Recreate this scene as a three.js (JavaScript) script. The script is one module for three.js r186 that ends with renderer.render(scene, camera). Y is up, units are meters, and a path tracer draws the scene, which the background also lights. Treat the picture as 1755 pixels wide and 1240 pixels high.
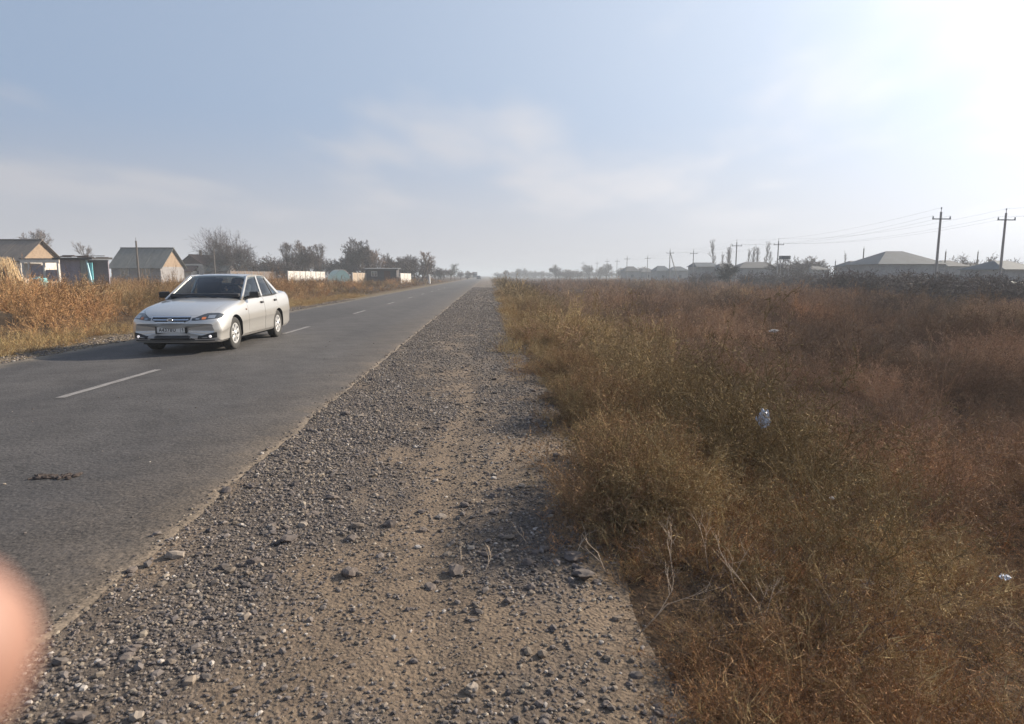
import * as THREE from 'three';
import { mergeGeometries, mergeVertices, toCreasedNormals } from 'three/addons/utils/BufferGeometryUtils.js';
import { MarchingCubes } from 'three/addons/objects/MarchingCubes.js';
import { RoundedBoxGeometry } from 'three/addons/geometries/RoundedBoxGeometry.js';
import { Brush, Evaluator, SUBTRACTION, INTERSECTION } from 'three-bvh-csg';

// ---------------------------------------------------------------- camera, sky, sun, exposure
const scene = new THREE.Scene();
const FPX = 1095, CX = 877.5, CY = 620, EYE = 1.42;                 // focal length and centre in pixels of the 1755 x 1240 photograph
const PITCH = Math.atan(148 / FPX), YAW = Math.atan(42 / FPX);
const camera = new THREE.PerspectiveCamera(2 * Math.atan(CY / FPX) * 180 / Math.PI, 1755 / 1240, 0.01, 9000);
camera.rotation.order = 'YXZ';
camera.position.set(0, EYE, 0);
camera.rotation.set(-PITCH, -YAW, 0);
camera.focus = 14; camera.userData.fStop = 6;
camera.updateMatrixWorld(true);

const renderer = new THREE.WebGLRenderer({ antialias: true });
renderer.toneMapping = THREE.LinearToneMapping;
renderer.toneMappingExposure = 1.7;
renderer.shadowMap.enabled = true;

const SUN_AZ = 60 * Math.PI / 180, SUN_EL = 25 * Math.PI / 180;     // azimuth to the right of the road's direction (-z)
const SUN = new THREE.Vector3(Math.sin(SUN_AZ) * Math.cos(SUN_EL), Math.sin(SUN_EL), -Math.cos(SUN_AZ) * Math.cos(SUN_EL));
const sun = new THREE.DirectionalLight(new THREE.Color().setRGB(1.0, 0.87, 0.70), 5.0);
sun.position.copy(SUN).multiplyScalar(80); sun.castShadow = true; sun.shadow.radius = 2;
sun.shadow.mapSize.set(4096, 4096);
Object.assign(sun.shadow.camera, { left: -60, right: 60, top: 60, bottom: -60, near: 1, far: 220 });
scene.add(sun, sun.target);

// ---------------------------------------------------------------- random numbers and noise
function rng(seed) { let a = seed >>> 0; return () => { a = (a + 0x6D2B79F5) | 0; let t = Math.imul(a ^ (a >>> 15), 1 | a); t = (t + Math.imul(t ^ (t >>> 7), 61 | t)) ^ t; return ((t ^ (t >>> 14)) >>> 0) / 4294967296; }; }
const hash = (x, y, s) => { let h = Math.imul(x | 0, 374761393) + Math.imul(y | 0, 668265263) + Math.imul(s | 0, 1442695041); h = Math.imul(h ^ (h >>> 13), 1274126177); return ((h ^ (h >>> 16)) >>> 0) / 4294967296; };
function vnoise(x, y, s = 0, per = 0) {
  const xi = Math.floor(x), yi = Math.floor(y), fx = x - xi, fy = y - yi, u = fx * fx * (3 - 2 * fx), v = fy * fy * (3 - 2 * fy);
  const w = per ? (k) => ((k % per) + per) % per : (k) => k;
  const a = hash(w(xi), w(yi), s), b = hash(w(xi + 1), w(yi), s), c = hash(w(xi), w(yi + 1), s), d = hash(w(xi + 1), w(yi + 1), s);
  return a + (b - a) * u + (c - a) * v + (a - b - c + d) * u * v;
}
function fbm(x, y, s = 0, oct = 4, per = 0) { let t = 0, n = 0, a = 1; for (let o = 0; o < oct; o++) { t += a * vnoise(x, y, s + o * 17, per); n += a; a *= 0.5; x *= 2; y *= 2; per *= 2; } return t / n; }
const clamp = (x, a = 0, b = 1) => Math.min(b, Math.max(a, x));
const sstep = (a, b, x) => { const t = clamp((x - a) / (b - a)); return t * t * (3 - 2 * t); };
const mix = (a, b, t) => a + (b - a) * t;
const mix3 = (a, b, t) => [mix(a[0], b[0], t), mix(a[1], b[1], t), mix(a[2], b[2], t)];
const V = (x, y, z) => new THREE.Vector3(x, y, z);

// ---------------------------------------------------------------- the sky: hazy winter air, thin high cloud, brighter round the sun
{
  const AIR = 0.565, W = 2048, H = 1024, data = new Float32Array(W * H * 4);
  for (let j = 0; j < H; j++) {
    const el = ((j + 0.5) / H - 0.5) * Math.PI, y = Math.sin(el), c = Math.cos(el);
    for (let i = 0; i < W; i++) {
      const az = ((i + 0.5) / W - 0.5) * 2 * Math.PI, x = c * Math.cos(az), z = c * Math.sin(az);
      const g = Math.acos(clamp(x * SUN.x + y * SUN.y + z * SUN.z, -1, 1)) * 180 / Math.PI;
      const up = clamp(y);
      let col = mix3([0.435, 0.437, 0.470], [0.245, 0.345, 0.510], sstep(0.01, 0.24, up));          // haze low, blue higher
      col = mix3(col, [0.12, 0.20, 0.38], sstep(0.24, 1, up));
      const glow = 1.46 * Math.exp(-g / 33) + 0.9 * Math.exp(-g / 11);
      col = [col[0] + glow * 0.98, col[1] + glow * 0.99, col[2] + glow * 1.0];
      if (y > 0.01) {                                                                          // thin cirrus on a plane high above
        const k = 1 / (y + 0.10), px = x * k, pz = z * k;
        const w1 = fbm(px * 0.55 + 0.8 * fbm(px * 0.7, pz * 0.7, 5, 3) + 3.1, pz * 0.42 + 7.7, 11, 5);
        const w2 = fbm(px * 1.7 + pz * 0.4, pz * 0.9 - px * 0.2, 31, 5);
        const cl = sstep(0.41, 0.62, w1 * 0.62 + w2 * 0.40) * sstep(0.02, 0.14, y);
        const lit = [0.50 + glow * 1.05, 0.495 + glow * 1.05, 0.53 + glow * 1.05];
        col = mix3(col, lit, cl * 0.80);
      }
      const o = (j * W + i) * 4; data[o] = col[0] * AIR; data[o + 1] = col[1] * AIR; data[o + 2] = col[2] * AIR; data[o + 3] = 1;
    }
  }
  const sky = new THREE.DataTexture(data, W, H, THREE.RGBAFormat, THREE.FloatType);
  sky.mapping = THREE.EquirectangularReflectionMapping; sky.magFilter = sky.minFilter = THREE.LinearFilter; sky.needsUpdate = true;
  scene.background = sky; scene.environment = sky;
}
scene.fog = new THREE.FogExp2(new THREE.Color().setRGB(0.84, 0.92, 1.0), 0.0013);

// ---------------------------------------------------------------- from photo pixels to places
const _e = new THREE.Euler(-PITCH, -YAW, 0, 'YXZ');
const ray = (px, py) => V((px - CX) / FPX, -(py - CY) / FPX, -1).applyEuler(_e);
const at = (px, py, Z) => { const r = ray(px, py); r.multiplyScalar(-Z / r.z); r.y += EYE; return r; };   // where that pixel's ray crosses the plane z = -Z
const lateral = (px, Z) => at(px, 472, Z).x;

// ---------------------------------------------------------------- helpers for things and parts
const taken = new Map();
function numbered(name) { const n = taken.get(name) ?? 0; taken.set(name, n + 1); return n ? name + '_' + String(n).padStart(3, '0') : name; }
function shadows(o) { o.traverse((m) => { if (m.isMesh) { m.castShadow = true; m.receiveShadow = true; } }); return o; }
function tag(o, label, category, group) { o.userData.label = label; o.userData.category = category; if (group) o.userData.group = group; return o; }
function thing(name, label, category, pos = [0, 0, 0], turn = 0, group) {
  const o = new THREE.Group(); o.name = numbered(name); scene.add(o);
  o.position.set(...pos); o.rotation.y = turn; return tag(o, label, category, group);
}
function part(name, geo, mat, parent) {
  const m = new THREE.Mesh(Array.isArray(geo) ? mergeGeometries(geo.map(plain)) : geo, mat);
  m.name = name; m.castShadow = m.receiveShadow = true; parent.add(m); return m;
}
function plain(g) {                                                // position + normal + uv only, not indexed, so that pieces can be merged
  const n = g.index ? g.toNonIndexed() : g;
  for (const k of Object.keys(n.attributes)) if (!['position', 'normal', 'uv'].includes(k)) n.deleteAttribute(k);
  if (!n.attributes.normal) n.computeVertexNormals();
  if (!n.attributes.uv) n.setAttribute('uv', new THREE.BufferAttribute(new Float32Array(n.attributes.position.count * 2), 2));
  return n;
}
function single(name, geo, mat, label, category, group) {
  const m = new THREE.Mesh(Array.isArray(geo) ? mergeGeometries(geo.map(plain)) : geo, mat);
  m.name = numbered(name); m.castShadow = m.receiveShadow = true; scene.add(m); return tag(m, label, category, group);
}
function structure(name, geo, mat, parent = scene) {
  const m = new THREE.Mesh(geo, mat); m.name = name; m.castShadow = m.receiveShadow = true; parent.add(m);
  if (parent === scene) { m.userData.kind = 'structure'; m.userData.category = name.replaceAll('_', ' '); }
  return m;
}
function copyOf(root, pos, turn, scale, label, group) {
  const r = root.clone(); r.name = numbered(root.name.replace(/_\d{3}$/, '')); r.userData = { ...root.userData };
  scene.add(r); r.position.set(...pos); r.rotation.y = turn; r.scale.set(...(Array.isArray(scale) ? scale : [scale, scale, scale]));
  if (label) r.userData.label = label;
  if (group) r.userData.group = group;
  return r;
}
const box = (w, h, d, x = 0, y = 0, z = 0, ry = 0, rx = 0, rz = 0) => { const g = new THREE.BoxGeometry(w, h, d); if (rx) g.rotateX(rx); if (rz) g.rotateZ(rz); if (ry) g.rotateY(ry); g.translate(x, y, z); return g; };
const rbox = (w, h, d, r, x = 0, y = 0, z = 0) => { const g = new RoundedBoxGeometry(w, h, d, 2, r); g.translate(x, y, z); return g; };
function bar(a, b, r0, r1 = r0, n = 6) {                           // a tapered round bar between two points
  const d = b.clone().sub(a), g = new THREE.CylinderGeometry(r1, r0, d.length(), n, 1);
  g.applyQuaternion(new THREE.Quaternion().setFromUnitVectors(V(0, 1, 0), d.clone().normalize())); g.translate((a.x + b.x) / 2, (a.y + b.y) / 2, (a.z + b.z) / 2); return g;
}
const std = (r, g, b, rough = 0.9, more = {}) => new THREE.MeshStandardMaterial({ color: new THREE.Color().setRGB(r, g, b), roughness: rough, ...more });

// ---------------------------------------------------------------- textures of grain (grey, multiply a colour)
function grain(size, fn, srgb = false) {
  const d = new Uint8Array(size * size * 4);
  for (let j = 0; j < size; j++) for (let i = 0; i < size; i++) {
    const v = fn(i, j), o = (j * size + i) * 4, c = Array.isArray(v) ? v : [v, v, v];
    for (let k = 0; k < 3; k++) d[o + k] = clamp(c[k]) * 255; d[o + 3] = 255;
  }
  const t = new THREE.DataTexture(d, size, size); t.wrapS = t.wrapT = THREE.RepeatWrapping; t.magFilter = t.minFilter = THREE.LinearFilter;
  if (srgb) t.colorSpace = THREE.SRGBColorSpace; t.needsUpdate = true; return t;
}
const asphaltTex = grain(1024, (i, j) => {
  const u = i / 1024, v = j / 1024, n = hash(i, j, 3), n2 = vnoise(u * 256, v * 256, 4, 256), n3 = vnoise(u * 128, v * 128, 9, 128), c = fbm(u * 8, v * 8, 21, 4, 8);
  let t = 0.60 + 0.20 * (n - 0.5) + 0.46 * (n2 - 0.5) + 0.30 * (n3 - 0.5) + 0.42 * (c - 0.5);
  if (n2 > 0.84) t += 0.24; if (n2 < 0.16) t -= 0.26;
  return [t * 1.01, t, t * 0.985];
});
const dirtTex = grain(1024, (i, j) => {
  const u = i / 1024, v = j / 1024, n = hash(i, j, 13), n2 = vnoise(u * 200, v * 200, 14, 200), n3 = vnoise(u * 70, v * 70, 19, 70), c = fbm(u * 6, v * 6, 27, 5, 6);
  const t = 0.68 + 0.20 * (n - 0.5) + 0.36 * (n2 - 0.5) + 0.26 * (n3 - 0.5) + 0.36 * (c - 0.5);
  return [t, t * (0.985 + 0.03 * n3), t * (0.97 + 0.05 * n2)];
});
const dirtBump = grain(512, (i, j) => { const u = i / 512, v = j / 512; return 0.5 * vnoise(u * 120, v * 120, 41, 120) + 0.3 * vnoise(u * 48, v * 48, 43, 48) + 0.2 * hash(i, j, 47); });

// ---------------------------------------------------------------- the lie of the land
const ROAD_R = -1.78, ROAD_L = -7.98, MID = -4.97;
const shoulderEdge = (z) => 0.85 + 0.5 * (vnoise(z * 0.35, 3.3, 61) - 0.5) + 0.25 * (vnoise(z * 1.3, 8.1, 62) - 0.5) + 0.35 * sstep(-8, -30, z);
function land(x, z) {
  let y;
  const big = fbm(x * 0.05, z * 0.05, 71, 3) - 0.5, small = fbm(x * 0.6, z * 0.6, 77, 3) - 0.5;
  if (x > ROAD_R) {
    const e = shoulderEdge(z), t = sstep(e, e + 3.6, x);
    y = -0.035 - 0.03 * sstep(ROAD_R, e, x) - 0.80 * t + small * 0.16 * sstep(e - 0.2, e + 0.6, x) + big * 0.55 * sstep(4, 12, x) + 0.42 * (fbm(x * 0.30, z * 0.24, 73, 3) - 0.5) * sstep(2.5, 5, x);
    y += 0.35 * sstep(60, 110, -z) * sstep(6, 20, x);
  } else if (x < ROAD_L) {
    const t = sstep(ROAD_L - 1.3, ROAD_L - 5, x);
    y = -0.05 + 0.30 * t + small * 0.22 * t + big * 0.5 * sstep(ROAD_L - 4, ROAD_L - 14, x);
    const m = Math.hypot((x + 13.5) / 1.3, (z + 16.8) / 0.9); y += 0.52 * Math.exp(-m * m * 1.1);          // heap of pale earth
    const m2 = Math.hypot((x + 13.3) / 1.5, (z + 47) / 1.6); y += 0.45 * Math.exp(-m2 * m2);
  } else y = -0.05;
  return y;
}
function strip(xs, zs, yOf, colOf, uvm = 1) {                      // a sheet over the given lines, with uv in metres
  const P = [], C = [], U = [], I = [], n = xs.length;
  for (const z of zs) for (const x of xs) {
    const X = typeof x === 'function' ? x(z) : x;
    P.push(X, yOf(X, z), z); U.push(X * uvm, -z * uvm); if (colOf) C.push(...colOf(X, z));
  }
  for (let j = 0; j + 1 < zs.length; j++) for (let i = 0; i + 1 < n; i++) { const a = j * n + i; I.push(a, a + 1, a + n, a + 1, a + n + 1, a + n); }
  const g = new THREE.BufferGeometry();
  g.setAttribute('position', new THREE.Float32BufferAttribute(P, 3)); g.setAttribute('uv', new THREE.Float32BufferAttribute(U, 2));
  if (colOf) g.setAttribute('color', new THREE.Float32BufferAttribute(C, 3));
  g.setIndex(I); g.computeVertexNormals(); return g;
}
function lines(list) { const out = []; for (const [a, b, d] of list) { const n = Math.max(1, Math.round(Math.abs(b - a) / d)); for (let k = 0; k < n; k++) out.push(a + (b - a) * k / n); } out.push(list[list.length - 1][1]); return out; }

// soil of the field and of the verges
{
  const xs = lines([[-2600, -600, 250], [-600, -120, 40], [-120, -30, 6], [-30, -16, 0.9], [-16, -7.9, 0.28], [-7.9, -1.9, 2], [-1.9, 0.5, 0.4], [0.5, 6, 0.16], [6, 16, 0.5], [16, 40, 2], [40, 140, 7], [140, 600, 40], [600, 2600, 250]]);
  const zs = lines([[12, 2, 1], [2, -14, 0.2], [-14, -40, 0.7], [-40, -140, 4], [-140, -500, 24], [-500, -4500, 250]]);
  const dip = (x, z) => { const e = shoulderEdge(z) + 0.12; return x > ROAD_L - 0.1 && x < e ? -0.05 * (1 - sstep(e - 0.40, e, x)) : 0; };
  const g = strip(xs, zs, (x, z) => land(x, z) + dip(x, z), (x, z) => {
    const a = fbm(x * 0.4, z * 0.4, 81, 4), b = fbm(x * 1.7, z * 1.7, 83, 3);
    let c = mix3([0.078, 0.052, 0.035], [0.115, 0.080, 0.053], sstep(0.3, 0.7, a));
    c = mix3(c, [0.095, 0.062, 0.040], sstep(0.45, 0.8, b) * 0.6);
    if (x < ROAD_L) {
      c = mix3([0.257, 0.204, 0.140], c, sstep(ROAD_L - 0.5, ROAD_L - 2.2, x + 0.9 * (b - 0.5)));
      const m = Math.hypot((x + 13.5) / 1.3, (z + 16.8) / 0.9); c = mix3(c, [0.318, 0.257, 0.189], sstep(1.25, 0.5, m + 0.5 * (b - 0.5)));
      const m2 = Math.hypot((x + 13.3) / 1.5, (z + 47) / 1.6); c = mix3(c, [0.302, 0.234, 0.151], sstep(1.3, 0.6, m2));
    }
    return c;
  }, 0.5);
  structure('field_ground', g, new THREE.MeshPhysicalMaterial({ specularIntensity: 0.05, map: dirtTex, vertexColors: true, roughness: 1, bumpMap: dirtBump, bumpScale: 0.012 }));
}

// the asphalt, with dust along its edges
const roadEdge = (z, s) => 0.06 * (fbm(z * 0.7, s, 91, 4) - 0.5) + 0.05 * (vnoise(z * 4, s, 95) - 0.5) + 0.03 * (vnoise(z * 11, s, 97) - 0.5);
const roadY = (x) => 0.012 - 0.022 * Math.pow((x - MID) / 3.1, 2);
let road;
{
  const fr = [0, 0.004, 0.02, 0.05, 0.09, 0.13, 0.18, 0.25, 0.32, 0.4, 0.47, 0.53, 0.6, 0.68, 0.75, 0.82, 0.87, 0.91, 0.94, 0.965, 0.985, 0.996, 1];
  const xs = fr.map((f) => (z) => f === 0 ? ROAD_L + roadEdge(z, 5) - 0.03 : f === 1 ? ROAD_R + roadEdge(z, 2) + 0.03 : mix(ROAD_L + roadEdge(z, 5), ROAD_R + roadEdge(z, 2), (f - 0.004) / 0.992));
  const zs = lines([[10, 2, 0.5], [2, -12, 0.09], [-12, -40, 0.3], [-40, -160, 1.5], [-160, -1500, 14]]);
  const g = strip(xs, zs, (x, z) => { const l = ROAD_L + roadEdge(z, 5), r = ROAD_R + roadEdge(z, 2); return x < l - 0.02 || x > r + 0.02 ? -0.10 : roadY(x); }, (x, z) => {
    const f = (x - ROAD_L) / (ROAD_R - ROAD_L), n = fbm(x * 0.8, z * 0.12, 101, 4), s = fbm(x * 3, z * 0.25, 103, 3), k = fbm(x * 2.2, z * 2.2, 107, 4), h = hash(Math.round(x * 97), Math.round(z * 89), 5);
    let c = mix3([0.060, 0.057, 0.059], [0.102, 0.095, 0.093], sstep(0.25, 0.75, n * 0.6 + s * 0.4));
    c = mix3(c, [0.060, 0.055, 0.055], sstep(0.50, 0.70, k) * 0.45);
    const dR = (ROAD_R - x), dL = (x - ROAD_L);
    c = mix3([0.180, 0.143, 0.108], c, sstep(-0.05, 0.22, dR + 0.45 * (k - 0.5) + 0.16 * (h - 0.5)) * 0.60 + 0.40 * sstep(0.1, 1.3, dR + 0.8 * (n - 0.5) + 0.3 * (h - 0.5)));
    c = mix3([0.257, 0.211, 0.151], c, sstep(0.0, 0.5, dL + 0.4 * (k - 0.5)));
    return c;
  }, 0.5);
  road = structure('road', g, new THREE.MeshStandardMaterial({ map: asphaltTex, vertexColors: true, roughness: 0.86, bumpMap: dirtBump, bumpScale: 0.006 }));
}
// worn white dashes along its middle
{
  const paint = grain(256, (i, j) => { const n = fbm(i / 10, j / 22, 111, 4), e = Math.min(i, 255 - i) / 128; const w = sstep(0.40, 0.64, n + 0.20 * sstep(0, 0.25, e) - 0.10); return mix3([0.08, 0.075, 0.072], [0.36, 0.345, 0.33], w * 0.62); });
  const mat = new THREE.MeshStandardMaterial({ map: paint, roughness: 0.85 });
  for (let k = 0; k < 9; k++) {
    const z0 = -7.5 - k * 8.25, g = new THREE.PlaneGeometry(0.115, 2.25, 1, 1); g.rotateX(-Math.PI / 2); g.translate(MID, roadY(MID) + 0.004, z0 - 1.12);
    const m = structure('road_marking' + (k ? '_' + String(k).padStart(3, '0') : ''), g, mat); m.userData.label = 'worn white centre dash painted on the grey asphalt road';
    m.userData.category = 'road marking'; m.userData.group = 'dashes of the road centre line';
  }
}
// the gravel shoulder
const gravelliness = (x, z) => {
  const n = fbm(x * 0.9, z * 0.42, 121, 4), m = fbm(x * 2.7, z * 1.6, 127, 4);
  let d = 0.40 + 1.7 * (n - 0.5) + 1.5 * (m - 0.5);
  d += 0.55 * Math.exp(-Math.pow((x + 1.30) / 0.34, 2)) + 0.34 * sstep(-5, -13, z);
  d -= 0.42 * Math.exp(-Math.pow((x + 0.26 + 0.05 * Math.sin(z)) / 0.15, 2)) * sstep(-13, -5, z) + 0.30 * Math.exp(-Math.pow((x + 0.70) / 0.28, 2)) * sstep(-9, -4, z);
  d -= 0.25 * sstep(0.1, 0.9, x) * sstep(-8, -4, z);
  return clamp(d);
};
const shoulderY = (x, z) => { const e = shoulderEdge(z); return land(x, z) + 0.018 + 0.022 * (fbm(x * 2.4, z * 2.4, 131, 3) - 0.5) - 0.012 * Math.exp(-Math.pow((x + 0.26 + 0.05 * Math.sin(z)) / 0.10, 2)) - 0.05 * sstep(e - 0.30, e + 0.15, x) - 0.2 * sstep(e + 0.15, e + 0.4, x); };
let shoulder;
{
  const xs = [...lines([[-1.95, 1.5, 0.045]])];
  const zs = lines([[3, -12, 0.06], [-12, -30, 0.2], [-30, -120, 1.2], [-120, -1400, 16]]);
  const g = strip(xs, zs, shoulderY, (x, z) => {
    const d = gravelliness(x, z), n = fbm(x * 5, z * 5, 137, 3), n2 = fbm(x * 1.1, z * 1.1, 139, 3);
    let c = mix3([0.205, 0.150, 0.103], [0.130, 0.103, 0.083], sstep(0.15, 0.75, d + 0.35 * (n - 0.5)));
    c = mix3(c, [0.225, 0.165, 0.110], sstep(0.55, 0.8, n2) * 0.4 * (1 - d));
    return c;
  }, 0.8);
  shoulder = structure('gravel_shoulder', g, new THREE.MeshStandardMaterial({ map: dirtTex, vertexColors: true, roughness: 1, bumpMap: dirtBump, bumpScale: 0.010 }));
}

// ---------------------------------------------------------------- stones
function stoneGeo(seed, detail = 0) {
  const g = mergeVertices(new THREE.IcosahedronGeometry(0.5, detail).deleteAttribute('normal').deleteAttribute('uv')), p = g.attributes.position, r = rng(seed);
  const sx = 0.75 + 0.6 * r(), sy = 0.45 + 0.35 * r(), sz = 0.75 + 0.5 * r();
  for (let i = 0; i < p.count; i++) { const k = 0.72 + 0.5 * r(); p.setXYZ(i, p.getX(i) * sx * k, p.getY(i) * sy * k, p.getZ(i) * sz * k); }
  return g.toNonIndexed();
}
const stoneTint = (r) => { const k = r(); const b = 0.55 + 0.75 * r(); const c = k < 0.52 ? [0.210, 0.180, 0.162] : k < 0.74 ? [0.285, 0.232, 0.182] : k < 0.88 ? [0.135, 0.117, 0.112] : k < 0.96 ? [0.38, 0.32, 0.25] : [0.50, 0.45, 0.40]; return c.map((v) => v * b * 0.70); };
{
  const geos = [1, 2, 3, 4, 5, 6].map((s) => stoneGeo(s * 7 + 1)), lists = geos.map(() => []), r = rng(4711);
  const scatter = (n, z0, z1, x0, x1, size, dens) => {
    for (let k = 0; k < n; k++) {
      const z = mix(z0, z1, r()), x = mix(x0, x1, r()), u = r(); if (u > dens(x, z)) { r(); continue; }
      const s = size * (0.35 + 1.5 * Math.pow(r(), 2.6));
      lists[Math.floor(r() * 6)].push([x, z, s, r() * 6.283, (r() - 0.5) * 0.5, stoneTint(r)]);
    }
  };
  const dn = (x, z) => x > shoulderEdge(z) + 0.1 ? 0.05 : x < ROAD_R + 0.02 ? 0.22 * (1 - sstep(0, 0.14, ROAD_R + 0.02 - x)) : 0.16 + 0.84 * Math.pow(gravelliness(x, z), 1.5);
  scatter(92000, -1.2, -4.5, -1.95, 1.3, 0.013, dn);
  scatter(97000, -4.5, -10, -1.95, 1.5, 0.017, dn);
  scatter(80000, -10, -28, -1.85, 1.6, 0.024, dn);
  scatter(40000, -28, -80, -1.85, 1.7, 0.042, dn);
  scatter(14000, -1.5, -10, -1.85, 1.3, 0.027, (x, z) => dn(x, z) * 0.7);
  scatter(420, -2, -14, -5.5, -1.9, 0.014, (x) => 0.25 + 0.75 * sstep(-3.2, -1.9, x));
  const left = (x) => Math.exp(-Math.pow((x - (ROAD_L - 0.55)) / 0.55, 2));
  scatter(24000, -7, -40, ROAD_L - 1.8, ROAD_L + 0.1, 0.035, left);
  const m = new THREE.Matrix4(), q = new THREE.Quaternion(), e = new THREE.Euler(), c = new THREE.Color(), mat = new THREE.MeshStandardMaterial({ roughness: 0.95 });
  lists.forEach((list, k) => {
    const im = new THREE.InstancedMesh(geos[k], mat, list.length); im.name = numbered('gravel'); im.userData = { kind: 'stuff', label: 'loose grey and brown gravel strewn along the road edges', category: 'gravel' };
    list.forEach(([x, z, s, a, t, col], i) => {
      const y = x > ROAD_R ? shoulderY(x, z) : x < ROAD_L ? land(x, z) : roadY(x);
      m.compose(V(x, y + s * 0.10, z), q.setFromEuler(e.set(t, a, t * 0.7)), V(s, s, s)); im.setMatrixAt(i, m); im.setColorAt(i, c.setRGB(...col));
    });
    im.castShadow = im.receiveShadow = true; scene.add(im);
  });
  // the larger stones, one by one
  const big = [11, 12, 13, 14, 15, 16, 17, 18].map((s) => stoneGeo(s * 13 + 5, 1)), tones = [[0.23, 0.19, 0.165], [0.19, 0.16, 0.145], [0.29, 0.235, 0.185], [0.44, 0.375, 0.31], [0.25, 0.20, 0.16]].map((t) => std(...t, 0.95, { map: dirtTex }));
  const put = (x, z, s, tone) => { const o = new THREE.Mesh(big[Math.floor(r() * 8)], tones[tone]); o.name = 'stone'; o.position.set(x, shoulderY(x, z) + s * 0.13, z); o.rotation.set((r() - 0.5) * 0.5, r() * 6.28, (r() - 0.5) * 0.5); o.scale.set(s * (0.85 + 0.5 * r()), s * (0.8 + 0.3 * r()), s); o.castShadow = o.receiveShadow = true; shoulder.add(o); };
  const pick = () => { const k = r(); return k < 0.42 ? 0 : k < 0.64 ? 1 : k < 0.82 ? 2 : k < 0.9 ? 3 : 4; };
  for (const [px, py, s, t] of [[300, 965, 0.075, 3], [228, 990, 0.05, 0], [495, 935, 0.09, 1], [470, 915, 0.05, 2], [600, 990, 0.085, 0], [668, 906, 0.07, 0], [612, 910, 0.06, 2], [746, 827, 0.04, 3], [722, 880, 0.05, 1], [844, 853, 0.055, 1], [896, 836, 0.05, 3], [908, 837, 0.045, 2], [984, 838, 0.08, 0], [990, 845, 0.06, 3], [985, 960, 0.09, 1], [905, 970, 0.075, 1], [780, 982, 0.075, 0], [808, 944, 0.04, 3], [770, 936, 0.03, 3], [593, 716, 0.09, 1], [645, 700, 0.06, 1], [910, 720, 0.08, 1], [967, 712, 0.07, 1], [952, 780, 0.06, 0], [614, 990, 0.05, 2], [390, 850, 0.06, 1], [352, 868, 0.05, 1], [520, 908, 0.05, 3], [806, 862, 0.05, 2], [850, 880, 0.06, 0], [1000, 988, 0.09, 1], [690, 832, 0.04, 1], [1055, 855, 0.06, 0]]) {
    const q2 = ray(px, py), k = (-EYE - 0.05) / q2.y; put(q2.x * k, q2.z * k, s, t);
  }
  let n = 0; while (n < 260) { const z = -1.9 - 8.5 * Math.pow(r(), 1.7), x = mix(-1.68, 1.05, r()); if (r() > 0.15 + gravelliness(x, z)) continue; put(x, z, (0.020 + 0.026 * Math.pow(r(), 2.2)) * (1 + 0.07 * -z), pick()); n++; }
}
// crumbs of broken asphalt and bark lying on the road
{
  const r = rng(99), c = ray(95, 818), k = -EYE / c.y, cx = c.x * k, cz = c.z * k, gs = [];
  for (let i = 0; i < 60; i++) { const g = stoneGeo(900 + i, 0), s = 0.012 + 0.035 * Math.pow(r(), 2); g.scale(s * 1.5, s, s); g.rotateY(r() * 6.3); g.translate(cx + (r() - 0.55) * 0.30, roadY(cx) + 0.006, cz + (r() - 0.5) * 0.10); gs.push(g); }
  const m = single('debris', gs, std(0.055, 0.042, 0.036, 1), 'dark crumbs of broken bark lying on the asphalt', 'debris'); m.userData.kind = 'stuff';
}

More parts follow.
